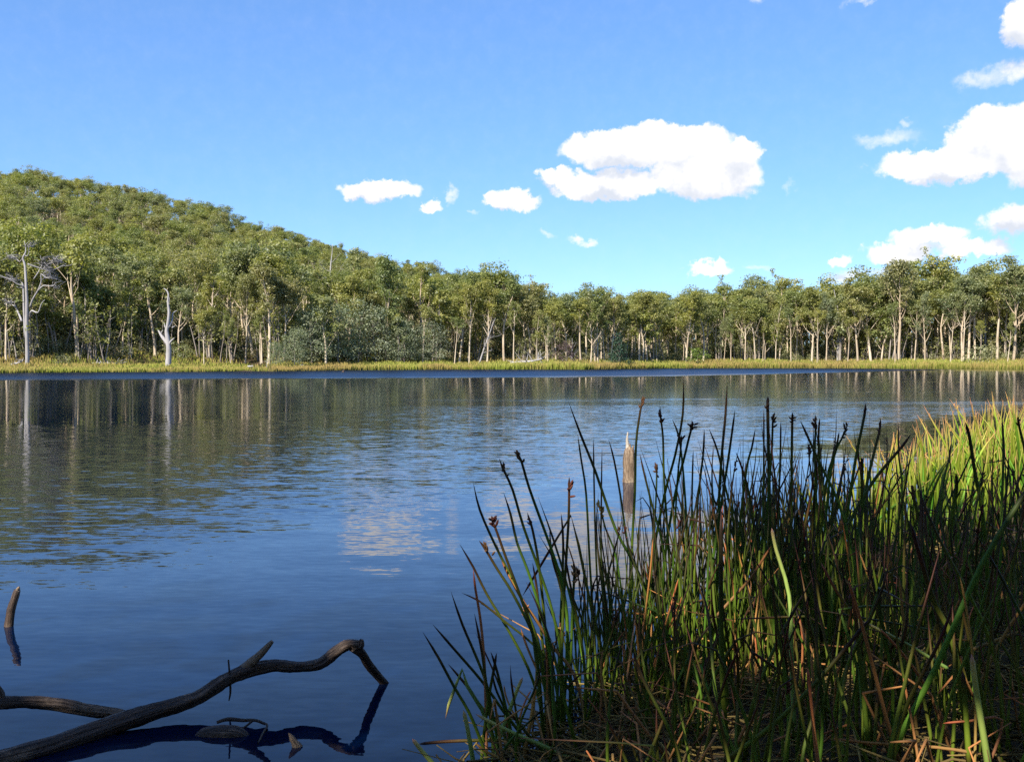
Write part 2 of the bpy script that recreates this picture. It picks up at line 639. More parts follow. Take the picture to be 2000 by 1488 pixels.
M['sedge'] = simple_attr_mat('sedge_stem', [(0, (0.080, 0.060, 0.014)), (0.12, (0.095, 0.150, 0.014)), (0.5, (0.062, 0.110, 0.012)), (0.78, (0.026, 0.028, 0.010)), (1, (0.026, 0.010, 0.010))],
                             [(0, (0.100, 0.055, 0.014)), (0.12, (0.085, 0.125, 0.014)), (0.45, (0.060, 0.080, 0.012)), (0.8, (0.050, 0.018, 0.009)), (1, (0.028, 0.011, 0.010))], 0.5, 0.1)
M['sedge_dead'] = simple_attr_mat('sedge_dead_stem', [(0, (0.24, 0.14, 0.055)), (0.6, (0.33, 0.165, 0.045)), (1, (0.28, 0.10, 0.03))], None, 0.7, 0.2)
M['sedge_pale'] = simple_attr_mat('sedge_cut_stem', [(0, (0.10, 0.20, 0.04)), (0.6, (0.20, 0.30, 0.07)), (0.85, (0.34, 0.34, 0.10)), (1, (0.36, 0.16, 0.10))], None, 0.5, 0.3)
M['straw'] = simple_attr_mat('matted_straw', [(0, (0.07, 0.043, 0.02)), (0.5, (0.17, 0.10, 0.036)), (1, (0.30, 0.18, 0.066))], None, 0.8, 0.1, 0.0, 0.7)
M['reed_bright'] = simple_attr_mat('bright_reed', [(0, (0.05, 0.08, 0.012)), (0.4, (0.115, 0.24, 0.015)), (0.80, (0.22, 0.335, 0.025)), (0.93, (0.46, 0.30, 0.09)), (1, (0.48, 0.22, 0.10))],
                                   [(0, (0.06, 0.08, 0.012)), (0.5, (0.18, 0.28, 0.02)), (0.80, (0.30, 0.325, 0.04)), (1, (0.50, 0.24, 0.10))], 0.5, 0.25, 0.3, 0.15)  # greens brighter than the sedge, carrying part of the sunlit look
M['flower'] = simple_attr_mat('sedge_flower', [(0, (0.06, 0.026, 0.016)), (1, (0.09, 0.035, 0.02))], None, 0.8, 0.1)
M['flower_pale'] = simple_attr_mat('sedge_flower_dry', [(0, (0.36, 0.19, 0.06)), (1, (0.42, 0.24, 0.09))], None, 0.8, 0.1)


def log_mat(name, dark, mid, pale):
    m, N = new_mat(name)
    co = N.n('ShaderNodeTexCoord').outputs['Object']
    st = attr(N, 'around')
    ln = attr(N, 'along')
    cv = N.n('ShaderNodeCombineXYZ')
    N.put(cv.inputs[0], N.m('MULTIPLY', st, 9.0))
    N.put(cv.inputs[1], N.m('MULTIPLY', ln, 3.2))
    grain = N.noise(cv.outputs[0], 2.2, 5, 0.65, 0.4)
    patch = N.noise(co, 5, 4, 0.6)
    crack = N.noise(cv.outputs[0], 6.0, 3, 0.6, 0.2)
    c = N.mix(N.sstep(grain, 0.4, 0.6), c4(dark), c4(mid))
    c = N.mix(N.m('MULTIPLY', N.sstep(N.m('MULTIPLY_ADD', grain, 0.6, patch), 0.78, 0.98), 0.85), c, c4(pale))
    c = N.mix(N.m('MULTIPLY', N.sstep(crack, 0.34, 0.44, 1.0, 0.0), 0.8), c, c4([q * .35 for q in dark]))
    bmp = N.n('ShaderNodeBump')
    bmp.inputs['Strength'].default_value = 0.9
    bmp.inputs['Distance'].default_value = 0.012
    N.put(bmp.inputs['Height'], grain)
    out(N, principled(N, c, 0.62, 0.35, bmp.outputs[0]))
    return m


M['log'] = log_mat('wet_log', (0.026, 0.017, 0.013), (0.075, 0.048, 0.036), (0.20, 0.14, 0.10))
M['stump'] = log_mat('weathered_stump', (0.12, 0.080, 0.050), (0.22, 0.155, 0.10), (0.34, 0.26, 0.18))
M['stump_pale'] = log_mat('bleached_splinter', (0.34, 0.29, 0.23), (0.46, 0.41, 0.34), (0.54, 0.49, 0.42))


def grass_mat():
    m, N = new_mat('bank_reeds')
    t = attr(N, 'along')
    k = attr(N, 'tint')
    pos = N.n('ShaderNodeNewGeometry').outputs['Position']
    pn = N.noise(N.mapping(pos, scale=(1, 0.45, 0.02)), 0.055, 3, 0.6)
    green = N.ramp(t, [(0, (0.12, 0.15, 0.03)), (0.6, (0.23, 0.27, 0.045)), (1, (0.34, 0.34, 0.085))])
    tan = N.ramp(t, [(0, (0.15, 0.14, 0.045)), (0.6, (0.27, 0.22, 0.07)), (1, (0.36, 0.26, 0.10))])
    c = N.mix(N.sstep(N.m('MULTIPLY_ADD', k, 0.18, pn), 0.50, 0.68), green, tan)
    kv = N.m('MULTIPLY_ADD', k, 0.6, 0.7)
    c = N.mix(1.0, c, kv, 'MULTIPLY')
    d = N.n('ShaderNodeBsdfDiffuse')
    N.put(d.inputs[0], c)
    tr = N.n('ShaderNodeBsdfTranslucent')
    N.put(tr.inputs[0], c)
    ms = N.n('ShaderNodeMixShader')
    ms.inputs[0].default_value = 0.3
    N.t.links.new(d.outputs[0], ms.inputs[1])
    N.t.links.new(tr.outputs[0], ms.inputs[2])
    out(N, ms.outputs[0])
    return m


M['grass'] = grass_mat()

# ------------------------------------------------------------------ ground and lake
rings = [0.0] + list(np.geomspace(0.6, 20, 64)) + list(np.linspace(21.5, 110, 34)) + list(np.linspace(112, 360, 84)) + list(np.geomspace(372, 640, 10))
NA = 288
gv, gf = [(0, 0, ground_z(0, 0))], []
for r in rings[1:]:
    for k in range(NA):
        th = 2 * math.pi * k / NA
        x, y = r * math.sin(th), r * math.cos(th)
        gv.append((x, y, ground_z(x, y) + (random.uniform(-.02, .02) if r < 20 else 0)))
for k in range(NA):
    gf.append((0, 1 + (k + 1) % NA, 1 + k))
for i in range(len(rings) - 2):
    for k in range(NA):
        k2 = (k + 1) % NA
        a = 1 + i * NA
        b = 1 + (i + 1) * NA
        gf.append((a + k, a + k2, b + k2, b + k))
tag(mesh_obj('ground', gv, gf, M['soil'], smooth=True), kind='structure')
lv, lf = [], []
lr = [0.2, 2, 5, 12, 30, 70, 130, 200, 300]
for r in lr:
    for k in range(96):
        th = 2 * math.pi * k / 96
        lv.append((r * math.sin(th), r * math.cos(th), 0.0))
for i in range(len(lr) - 1):
    for k in range(96):
        k2 = (k + 1) % 96
        lf.append((i * 96 + k, (i + 1) * 96 + k, (i + 1) * 96 + k2, i * 96 + k2))
lf.append(tuple(reversed(range(96))))
lake = mesh_obj('lake_water', lv, lf, M['water'])
bmn = np.zeros(0)
tag(lake, kind='structure')
# keep face normals up
import bmesh
bm = bmesh.new()
bm.from_mesh(lake.data)
for f in bm.faces:
    f.normal_update()
    if f.normal.z < 0:
        f.normal_flip()
bm.to_mesh(lake.data)
bm.free()


# ------------------------------------------------------------------ trees
def leaf_cloud(clumps, rng, density, lsize, up=0.3, jit=0.75, elong=2.0, shell=0.35, droop=0.0, fuzz=0.2):
    """clumps: list of (centre, rx, ry, rz). returns verts, quads, tint"""
    V_, T_ = [], []
    for (c, rx, ry, rz) in clumps:
        n = max(2, int(density * (rx * ry + rx * rz + ry * rz) / 3))
        d = rng.normal(size=(n, 3))
        d /= np.linalg.norm(d, axis=1)[:, None]
        low = d[:, 2] < -0.15
        d[low, 2] *= rng.choice([-1, 1, 0.4], size=low.sum())
        rad = shell + (1 - shell) * rng.random(n) ** 0.6
        rad *= 1 + rng.normal(0, fuzz, n)
        p = np.array(c)[None] + d * rad[:, None] * np.array([rx, ry, rz])[None]
        nrm = d * np.array([1 / rx, 1 / ry, 1 / rz]) * min(rx, ry, rz) + rng.normal(0, jit, (n, 3)) * 0.6
        nrm[:, 2] += up
        nrm /= np.linalg.norm(nrm, axis=1)[:, None]
        a = np.cross(nrm, rng.normal(size=(n, 3)))
        a /= np.linalg.norm(a, axis=1)[:, None] + 1e-9
        if droop:
            a[:, 2] -= droop
            a -= nrm * (a * nrm).sum(1)[:, None]
            a /= np.linalg.norm(a, axis=1)[:, None] + 1e-9
        b = np.cross(nrm, a)
        L = lsize * rng.uniform(0.6, 1.4, n)[:, None]
        Wd = L / elong
        q = np.stack([p - a * L * 0.5, p - b * Wd * 0.5 + a * L * 0.05, p + a * L * 0.5, p + b * Wd * 0.5 + a * L * 0.05], axis=1)
        V_.append(q.reshape(-1, 3))
        ct = rng.uniform(0.15, 0.85)
        T_.append(np.repeat(np.clip(ct + rng.normal(0, 0.16, n), 0, 1), 4))
    V_ = np.concatenate(V_)
    T_ = np.concatenate(T_)
    return V_, np.arange(len(V_)).reshape(-1, 4), T_


def limb_path(p, d, L, rng, n=5, curl=0.25, lift=0.15):
    pts = [Vector(p)]
    d = Vector(d).normalized()
    for i in range(n):
        d = (d + Vector((rng.uniform(-curl, curl), rng.uniform(-curl, curl), rng.uniform(-curl * 0.5, curl * 0.5) + lift))).normalized()
        pts.append(pts[-1] + d * (L / n))
    return pts


def gum_variant(seed, H=20.0, fork=0.45, spread=0.24, nl=7, girth=1.0, clump=1.55, lean=0.04, density=26, bare=0, lk=1.9):
    rng = random.Random(seed)
    nr = np.random.default_rng(seed)
    T = Tubes()
    r0 = 0.0175 * H * girth
    pts, d = [Vector((0, 0, -0.6))], Vector((rng.uniform(-lean, lean), rng.uniform(-lean, lean), 1))
    n = 11
    for i in range(n):
        w = 0.05 if i < n * fork else 0.16
        d = (d + Vector((rng.uniform(-w, w), rng.uniform(-w, w), 0.06))).normalized()
        pts.append(pts[-1] + d * (H * 0.93 / n))
    rad = [r0 * (1.32 if i == 0 else 1.0) * (1 - 0.88 * (i / n) ** 1.15) + 0.02 for i in range(n + 1)]
    sp = smooth_path(pts, 2)
    T.tube(sp, list(np.interp(np.linspace(0, n, len(sp)), range(n + 1), rad)), 7)
    clumps = []
    for j in range(nl):
        f = fork + (0.93 - fork) * (j + rng.random() * 0.8) / nl
        fi = f * n
        i0 = min(int(fi), n - 1)
        p = pts[i0].lerp(pts[i0 + 1], fi - i0)
        an = j * 2.4 + rng.uniform(-0.6, 0.6)
        tilt = rng.uniform(0.55, 1.05)
        d = Vector((math.cos(an) * math.sin(tilt), math.sin(an) * math.sin(tilt), math.cos(tilt)))
        L = H * spread * (1.15 - 0.65 * (f - fork) / max(0.93 - fork, .01)) * rng.uniform(0.75, 1.2)
        lp = limb_path(p, d, L, rng)
        rl = float(np.interp(fi, range(n + 1), rad)) * rng.uniform(0.45, 0.65)
        T.tube(lp, [rl * (1 - 0.75 * q / 5) for q in range(6)], 5)
        if j < bare:
            for q in (2, 3, 4):
                l2 = limb_path(lp[q], Vector((rng.uniform(-1, 1), rng.uniform(-1, 1), 0.7)), L * 0.45, rng, 3)
                T.tube(l2, [rl * 0.35, rl * .25, rl * .15, rl * .05], 4)
            continue
        for q in range(5):
            b0 = lp[(5, 4, 3, 5, 2)[q]]
            dd = (lp[-1] - lp[2]).normalized() + Vector((rng.uniform(-.8, .8), rng.uniform(-.8, .8), rng.uniform(0, .6)))
            l2 = limb_path(b0, dd, L * rng.uniform(0.25, 0.45), rng, 3)
            T.tube(l2, [rl * 0.34, rl * .25, rl * .16, rl * .06], 4)
            cr = clump * rng.uniform(0.4, 1.0)
            clumps.append((tuple(l2[-1]), cr * rng.uniform(0.8, 1.4), cr * rng.uniform(0.8, 1.4), cr * rng.uniform(0.4, 0.75)))
            if rng.random() < 0.4:
                e = l2[1]
                clumps.append(((e.x, e.y, e.z + cr * 0.2), cr * 0.7, cr * 0.7, cr * 0.45))
        if rng.random() < 0.5:
            e = lp[-1]
            clumps.append(((e.x, e.y, e.z + clump * .3), clump * 1.0, clump * 1.0, clump * .6))
    for q in range(5):
        e = pts[-1] + Vector((rng.uniform(-1, 1) * H * 0.06, rng.uniform(-1, 1) * H * 0.06, rng.uniform(-0.06, 0.03) * H))
        T.tube([pts[-2], pts[-2].lerp(e, 0.5) + Vector((0, 0, -.1)), e], [r0 * .2, r0 * .12, r0 * .04], 4)
        clumps.append((tuple(e), clump * rng.uniform(.8, 1.2), clump * rng.uniform(.8, 1.2), clump * rng.uniform(.5, .7)))
    v, f, t = leaf_cloud(clumps, nr, density * lk, 0.62 / math.sqrt(lk))
    return T, (v, f, t)


def dense_variant(seed, H, spread, clump, n, density, lsize, z0=0.1, trunk=True, r0=0.16, cone=0.0):
    rng = random.Random(seed)
    nr = np.random.default_rng(seed)
    T = Tubes()
    tp = limb_path((0, 0, -.3), (rng.uniform(-.1, .1), rng.uniform(-.1, .1), 1), H * 0.8, rng, 6, 0.09)
    T.tube(tp, [r0 * (1 - .14 * i) for i in range(7)], 6)
    clumps = []
    for i in range(n):
        f = z0 + (1 - z0) * ((i + rng.random()) / n)
        an = i * 2.4 + rng.uniform(-.5, .5)
        if cone:
            w = spread * (1.02 - f) * 1.25
        else:
            w = spread * math.sqrt(max(0.05, 1 - ((f - 0.42) / 0.62) ** 2))
        rr = w * rng.uniform(0.35, 1.0)
        c = Vector((math.cos(an) * rr, math.sin(an) * rr, H * f * 0.95))
        cr = clump * rng.uniform(.7, 1.25) * (1 - 0.45 * f if cone else 1)
        clumps.append((tuple(c), cr * 1.15, cr * 1.15, cr * .72))
        if i % 2 == 0:
            b = tp[min(int(f * 6), 5)]
            T.tube([b, b.lerp(c, .5) + Vector((0, 0, .1)), c], [r0 * .35, r0 * .2, r0 * .05], 4)
    v, f, t = leaf_cloud(clumps, nr, density, lsize, up=0.35)
    return T, (v, f, t)


def sapling_variant(seed, H):
    rng = random.Random(seed)
    nr = np.random.default_rng(seed)
    T = Tubes()
    clumps = []
    for s in range(rng.choice([1, 2, 2, 3])):
        tp = limb_path((rng.uniform(-.6, .6), rng.uniform(-.6, .6), -.3), (rng.uniform(-.16, .16), rng.uniform(-.16, .16), 1), H * rng.uniform(.75, 1), rng, 7, 0.10, 0.05)
        rb = rng.uniform(.07, .13)
        T.tube(tp, [rb * (1 - .12 * i) for i in range(8)], 5)
        for q in range(3, 8):
            e = tp[q] + Vector((rng.uniform(-1, 1), rng.uniform(-1, 1), rng.uniform(.2, .9))) * (H * .09)
            T.tube([tp[q], e], [rb * .4, rb * .1], 4)
            if rng.random() < .75:
                cr = rng.uniform(.5, .95)
                clumps.append((tuple(e), cr, cr, cr * .75))
    v, f, t = leaf_cloud(clumps, nr, 26, 0.42)
    return T, (v, f, t)


def dead_variant(seed, H, r0, nl=9, twig=True, spread=.3, sides=7):
    rng = random.Random(seed)
    T = Tubes()
    pts, d = [Vector((0, 0, -.5))], Vector((rng.uniform(-.05, .05), 0, 1))
    n = 10
    for i in range(n):
        d = (d + Vector((rng.uniform(-.1, .1), rng.uniform(-.1, .1), .08))).normalized()
        pts.append(pts[-1] + d * (H / n))
    rad = [r0 * (1.3 if i == 0 else 1) * (1 - .92 * i / n) + .015 for i in range(n + 1)]
    sp = smooth_path(pts, 2)
    T.tube(sp, list(np.interp(np.linspace(0, n, len(sp)), range(n + 1), rad)), sides)
    for j in range(nl):
        f = .3 + .6 * (j + rng.random() * .6) / nl
        i0 = int(f * n)
        an = j * 2.6 + rng.uniform(-.4, .4)
        L = H * spread * rng.uniform(.6, 1.2) * (1.2 - f * .6)
        lp = limb_path(pts[i0], (math.cos(an), math.sin(an), rng.uniform(.1, .7)), L, rng, 5, .32, .12)
        rl = rad[i0] * .5
        T.tube(lp, [rl * (1 - .17 * q) for q in range(6)], 5)
        if twig:
            for q in range(2, 6):
                for _ in range(2):
                    l2 = limb_path(lp[q], (lp[q] - lp[q - 1]).normalized() + Vector((rng.uniform(-1, 1), rng.uniform(-1, 1), rng.uniform(-.3, .8))), L * rng.uniform(.2, .45), rng, 3, .3, .05)
                    T.tube(l2, [rl * .35, rl * .26, rl * .16, rl * .05], 4)
    return T


PROTO = {}


def register(kind, T, leaves, tmat, lmat):
    tr = T.obj('trunk', tmat)
    tm = tr.data
    bpy.data.objects.remove(tr)
    lm = None
    if leaves is not None:
        v, f, t = leaves
        lo_ = mesh_obj('crown', v, f, lmat, attrs={'tint': t})
        lm = lo_.data
        bpy.data.objects.remove(lo_)
    PROTO.setdefault(kind, []).append((tm, lm))


for s in range(12):      # tall gums of the lake margin: long bare pale trunks
    register('tall', *gum_variant(100 + s, 20, 0.32 + .05 * (s % 5), .20 + .03 * (s % 4), 7 + 2 * (s % 4), 0.7 + .12 * (s % 3), 1.35 + .16 * (s % 4), lean=.10, density=27, bare=1 if s % 2 else 0), M['bark'], M['gum_leaf'])
for s in range(3):      # gums with open, layered tops
    register('open', *gum_variant(150 + s, 20, 0.5, .30, 6, .9, 1.45, .06, 24), M['bark'], M['gum_leaf'])
for s in range(9):      # spreading gums of the slope: crowns low and broad
    register('hill', *gum_variant(200 + s, 14, 0.40 + .03 * (s % 4), .38 + .05 * (s % 3), 6 + (s % 3), .9, 1.7 + .25 * (s % 3), .12, 19, bare=s % 2), M['bark'], M['gum_leaf'])
for s in range(4):      # half-grown gums with leaves low down
    register('young', *gum_variant(300 + s, 11, 0.28, .22, 7, .8, 1.05, .08, 28), M['bark_grey'] if s % 2 else M['bark'], M['gum_leaf'])
for s in range(3):
    register('wattle', *dense_variant(400 + s, 10, 3.4, 1.3, 38, 62, .30, .12), M['bark_grey'], M['wattle_leaf'])
for s in range(4):
    register('sapling', *sapling_variant(500 + s, 8), M['bark_grey'], M['gum_leaf'])
for s in range(4):
    register('shrub', *dense_variant(600 + s, 2.6, 1.3, .62, 16, 60, .3, .08, r0=.05), M['bark_grey'], M['shrub_leaf'])


def plant(kind, var, name, loc, H, label, cat, group=None, rz=None, href=None, sxy=1.0, parts=('trunk', 'crown')):
    tm, lm = PROTO[kind][var % len(PROTO[kind])]
    ref = {'tall': 20, 'open': 20, 'hill': 14, 'young': 11, 'wattle': 10, 'sapling': 8, 'shrub': 2.6}.get(kind, href or 1)
    s = H / ref
    o = empty(name, loc, label, cat, group, random.uniform(0, 6.28) if rz is None else rz, (s * sxy, s * sxy, s))
    if cat == 'tree' and kind != 'conifer':
        o.rotation_euler = (random.gauss(0, .035), random.gauss(0, .035), o.rotation_euler.z)
    if tm is not None:
        link_mesh(parts[0], tm, o)
    if lm is not None:
        link_mesh(parts[1], lm, o)
    return o


def spot(px, d):
    """a point d metres behind the waterline at photo column px"""
    u = (px - 1000) / F
    Y = shoreY(u) + d
    return Vector((u * Y, Y, ground_z(u * Y, Y)))


def height_to(py, p):
    return (HOR - py) / F * p.y + CAM_H - p.z


# gums one can pick out along the margin: column, row of the top, metres behind the water, girth, label
MARGIN = [
    (12, 520, 16, 'tall', 'grey gum trunk at the left edge of the frame beside the big dead tree'),
    (106, 560, 20, 'young', 'small dark gum just right of the big bare dead tree'),
    (151, 500, 24, 'tall', 'gum with forked lower trunk midway between the two dead trees'),
    (171, 520, 21, 'young', 'leaning pale young gum above the fallen timber near the left'),
    (228, 470, 30, 'tall', 'bushy olive gum a little left of the bleached dead stag'),
    (272, 545, 22, 'young', 'thin orange-barked gum left of the bleached dead stag'),
    (300, 520, 24, 'young', 'slim gum just behind the left side of the bleached dead stag'),
    (349, 560, 19, 'tall', 'orange-lit gum trunk just right of the bleached dead stag'),
    (407, 540, 22, 'tall', 'straight slender gum well right of the bleached dead stag'),
    (448, 520, 22, 'tall', 'gum with two bare limbs above the left end of the yellow reeds'),
    (478, 480, 26, 'tall', 'tall gum with long curved white limb left of centre'),
    (496, 475, 20, 'tall', 'tall cream-trunked gum, left one of the close group above the bank gap'),
    (512, 560, 16, 'tall', 'short orange-barked gum in the close group above the bank gap'),
    (525, 500, 15, 'tall', 'cream-trunked gum standing at the water end of the close group'),
    (535, 490, 21, 'tall', 'pale gum at the right of the close group, beside the silvery wattles'),
    (553, 540, 17, 'tall', 'orange-trunked gum rising behind the round silvery wattle'),
    (637, 560, 10, 'young', 'gum with short dividing trunk in front of the silvery wattles'),
    (700, 480, 34, 'tall', 'big gum with spreading white fork above the silvery wattles'),
    (754, 500, 15, 'tall', 'tall gum with a long thin straight trunk right of the silvery wattles'),
    (775, 610, 12, 'young', 'low pale-stemmed gum right of the long thin straight gum'),
    (825, 500, 20, 'tall', 'heavy dark-crowned gum at the foot of the hill slope'),
    (852, 560, 14, 'young', 'grey-green round young gum at the foot of the hill slope'),
    (897, 560, 13, 'tall', 'cream gum, left one of the pair left of the leaning grey tree'),
    (914, 540, 18, 'tall', 'cream gum, right one of the pair beside the leaning grey tree'),
    (960, 520, 26, 'tall', 'high gum with dark ragged crown breaking the skyline at mid picture'),
    (985, 535, 15, 'tall', 'slender gum with a crooked trunk left of the fallen bare limbs'),
    (1040, 545, 28, 'tall', 'gum with a white dead fork near its top behind the fallen limbs'),
    (1087, 585, 12, 'tall', 'bright cream gum immediately left of the purple-brown bush'),
    (1134, 575, 14, 'tall', 'narrow gum right of the purple-brown bush'),
    (1167, 580, 14, 'tall', 'pale gum between the purple-brown bush and the dark conifer'),
    (1192, 572, 13, 'tall', 'thick double-trunked gum at the left side of the dark conifer'),
    (1248, 570, 13, 'tall', 'pale gum, first one right of the dark conifer'),
    (1256, 590, 12, 'young', 'slanting white gum crossing the first gum right of the conifer'),
    (1277, 578, 18, 'tall', 'reddish-trunked gum, second pole right of the dark conifer'),
    (1320, 582, 20, 'tall', 'slim gum midway between the conifer and the round green bush'),
    (1339, 575, 13, 'tall', 'gum with flared white base left of the round green bush'),
    (1350, 580, 15, 'tall', 'straight gum just left of the round green bush'),
    (1373, 560, 16, 'tall', 'gum with angled bare limb just right of the round green bush'),
    (1405, 548, 26, 'tall', 'taller gum with tufted top right of the round green bush'),
    (1475, 580, 13, 'tall', 'lone thin white-trunked gum between the green bush and the domed gum'),
    (1493, 600, 13, 'young', 'low forked gum beside the lone thin white trunk'),
    (1522, 535, 30, 'tall', 'gum with a domed open crown standing above the skyline'),
    (1585, 560, 14, 'tall', 'white-trunked gum below and right of the domed crown'),
    (1598, 572, 18, 'tall', 'brown-streaked gum close to the right of a white trunk'),
    (1616, 565, 22, 'sapling', 'thin grey sapling group near the middle of the right-hand wood'),
    (1640, 550, 15, 'young', 'slanted white-stemmed gum among the grey saplings'),
    (1675, 545, 14, 'tall', 'gum with antler-like forked limbs and pale straight trunk'),
    (1702, 538, 14, 'tall', 'stout cream gum right of the antler-forked gum'),
    (1720, 590, 15, 'young', 'grey half-dead gum left of the tallest white trunk'),
    (1735, 575, 15, 'sapling', 'slim bare-stemmed saplings left of the tallest white trunk'),
    (1754, 502, 14, 'tall', 'gum with the longest bare white trunk, right quarter of the wood'),
    (1769, 560, 20, 'sapling', 'curved grey sapling right beside the longest white trunk'),
    (1790, 505, 34, 'tall', 'emergent gum with layered flat crown against the white cloud'),
    (1830, 492, 30, 'tall', 'emergent gum with thin open crown, highest above the wood'),
    (1843, 560, 18, 'young', 'orange-barked young gum below the highest emergent gum'),
    (1879, 540, 13, 'tall', 'leaning white gum with paired trunks near the right end'),
    (1890, 520, 15, 'tall', 'white curved gum trunk beside the paired leaning trunks'),
    (1905, 512, 17, 'tall', 'upright white gum behind the round bush near the right end'),
    (1963, 530, 22, 'tall', 'dark-crowned gum second from the right edge of the picture'),
    (1978, 510, 14, 'tall', 'bright slender gum trunk closest to the right edge of the picture'),
    (2030, 505, 18, 'tall', 'gum standing just past the right edge of the picture'),
]
SHORT = ['left-edge grey gum',
         'small dark gum by big dead tree',
         'forked gum between the dead trees',
         'leaning young gum over fallen timber',
         'bushy gum left of bleached stag',
         'thin orange gum left of bleached stag',
         'slim gum behind bleached stag',
         'orange-lit gum right of bleached stag',
         'slender gum right of bleached stag',
         'gum with two bare limbs',
         'gum with curved white limb',
         'tall cream gum above bank gap',
         'short orange gum above bank gap',
         'waterside cream gum above bank gap',
         'pale gum beside silvery wattles',
         'orange gum behind round wattle',
         'dividing gum before the wattles',
         'white-forked gum above the wattles',
         'long thin straight gum',
         'low pale-stemmed gum',
         'heavy dark gum at hill foot',
         'round young gum at hill foot',
         'left cream gum of the pair',
         'right cream gum of the pair',
         'ragged skyline gum at mid picture',
         'crooked slender gum',
         'gum with white dead fork',
         'bright gum left of purple bush',
         'narrow gum right of purple bush',
         'gum between purple bush and conifer',
         'double-trunked gum by the conifer',
         'first gum right of the conifer',
         'slanting white gum by the conifer',
         'reddish pole right of the conifer',
         'slim gum between conifer and green bush',
         'flared white gum by green bush',
         'straight gum left of green bush',
         'angled gum right of green bush',
         'tufted gum right of green bush',
         'lone thin white gum',
         'low forked gum by lone white gum',
         'domed open gum',
         'white gum right of domed gum',
         'brown-streaked gum',
         'thin grey sapling group',
         'slanted white gum among grey saplings',
         'antler-forked gum',
         'stout cream gum',
         'grey half-dead gum',
         'bare-stemmed saplings',
         'longest white trunk',
         'curved grey sapling',
         'layered emergent gum',
         'highest emergent gum',
         'orange young gum',
         'leaning paired white gum',
         'curved white gum',
         'upright white gum by round bush',
         'dark gum near right edge',
         'rightmost slender gum',
         'gum past the right edge']
assert len(SHORT) == len(MARGIN)
taken = []
for i, (px, py, d, kind, lab) in enumerate(MARGIN):
    p = spot(px, d)
    H = max(5.0, height_to(py, p))
    p.z -= 0.1
    if any(w in lab for w in ('emergent', 'domed open', 'ragged crown', 'tufted', 'dead fork')):
        kind = 'open'
    plant(kind, i, 'gum_tree' if kind != 'sapling' else 'sapling', p, H, lab, 'tree', 'gum trees picked out along the lake margin', sxy=min(1.0, max(.8, 17 / H)) if kind == 'tall' else 1.0)
    taken.append((p.x, p.y))

# slender pale poles between them
rp = random.Random(31)
for j in range(44):
    px = 395 + (2010 - 395) * (j + rp.uniform(.1, .9)) / 44
    if any(abs(px - a) < 24 for a in (1208, 1106, 1362)):
        px += 48
    p = spot(px, rp.uniform(9.5, 15) if not 545 < px < 745 else rp.uniform(24, 30))
    near = min(range(len(MARGIN)), key=lambda q: abs(MARGIN[q][0] - px))
    plant('tall' if rp.random() < .6 else 'open', rp.randrange(99), 'gum_tree', p, rp.uniform(8.5, 15.5), 'slender pale pole gum just in front of the ' + SHORT[near], 'tree', 'slender pole gums on the lake margin', sxy=rp.uniform(.55, .8))
    taken.append((p.x, p.y))

# the wood behind them: random gums, the largest-looking ones as single trees
cand = []
rw = random.Random(11)
for _ in range(60000):
    u = rw.uniform(-0.72, 0.66)
    Y = rw.uniform(80, 372)
    ys = shoreY(u)
    if Y < ys + 17:
        continue
    flat = u > 0.12
    if flat and Y > ys + 130:
        continue
    x = u * Y
    md = 5.0 if Y < ys + 50 else 4.7
    ok = True
    for (ax, ay) in taken:
        if abs(ax - x) < md and abs(ay - Y) < md and (ax - x) ** 2 + (ay - Y) ** 2 < md * md * (0.45 if Y < ys + 30 else 1):
            ok = False
            break
    if not ok:
        continue
    taken.append((x, Y))
    cand.append((x, Y, u, Y - ys, flat))
    if len(cand) > 2600:
        break
# never let a tree poke above the skyline traced from the picture
SKX = [-600, 0, 60, 150, 250, 330, 400, 470, 560, 640, 700, 760, 830, 900, 960, 1040, 1100, 1180, 1300, 1400, 1500, 1600, 1700, 1750, 1830, 1900, 2000, 2400]
SKYP = [345, 338, 334, 348, 364, 384, 400, 424, 448, 472, 492, 508, 518, 528, 532, 552, 576, 584, 582, 572, 560, 565, 545, 525, 512, 516, 508, 505]
picked, rest = [], []
for (x, Y, u, d, flat) in cand:
    z = ground_z(x, Y)
    px = 1000 + u * F
    cap = (HOR - float(np.interp(px, SKX, SKYP))) / F * Y + CAM_H - z
    if flat or d < 30:
        H = rw.uniform(15, 21) if flat else rw.uniform(12, 18)
        kind = rw.choice(['tall', 'tall', 'tall', 'young', 'hill'])
        if kind == 'young':
            H *= .6
    else:
        H = rw.uniform(7.0, 10.5) + 5 * max(0, 1 - d / 90)
        kind = rw.choice(['hill', 'hill', 'hill', 'tall'])
    H = min(H, cap * rw.uniform(0.88, 1.06))
    if H < 5:
        continue
    vis = abs(u) < 0.55
    score = H / Y * (1 if vis else 0.0) * (1.3 if d < 40 else 1.0)
    picked.append((score, x, Y, z, H, kind, u, d, flat))
picked.sort(reverse=True)
singles = picked[:200]
rest = picked[200:]


def wood_label(u, d, flat, kind):
    px = 1000 + u * F
    near = min(range(len(MARGIN)), key=lambda i: abs(MARGIN[i][0] - px))
    if d < 26:
        row = 'close behind the'
    elif d < 42:
        row = 'a row behind the'
    elif d < 65:
        row = 'deep in the wood behind the'
    else:
        row = 'on the hill slope above the'
    look = {'tall': 'tall gum', 'young': 'leafy young gum', 'hill': 'broad olive gum'}[kind]
    return f'{look} {row} {SHORT[near]}'


for k, (sc, x, Y, z, H, kind, u, d, flat) in enumerate(singles):
    lab = wood_label(u, d, flat, kind)
    plant(kind, rw.randrange(99), 'gum_tree', (x, Y, z - .1), H, lab, 'tree', 'gum trees of the wood behind the lake margin')


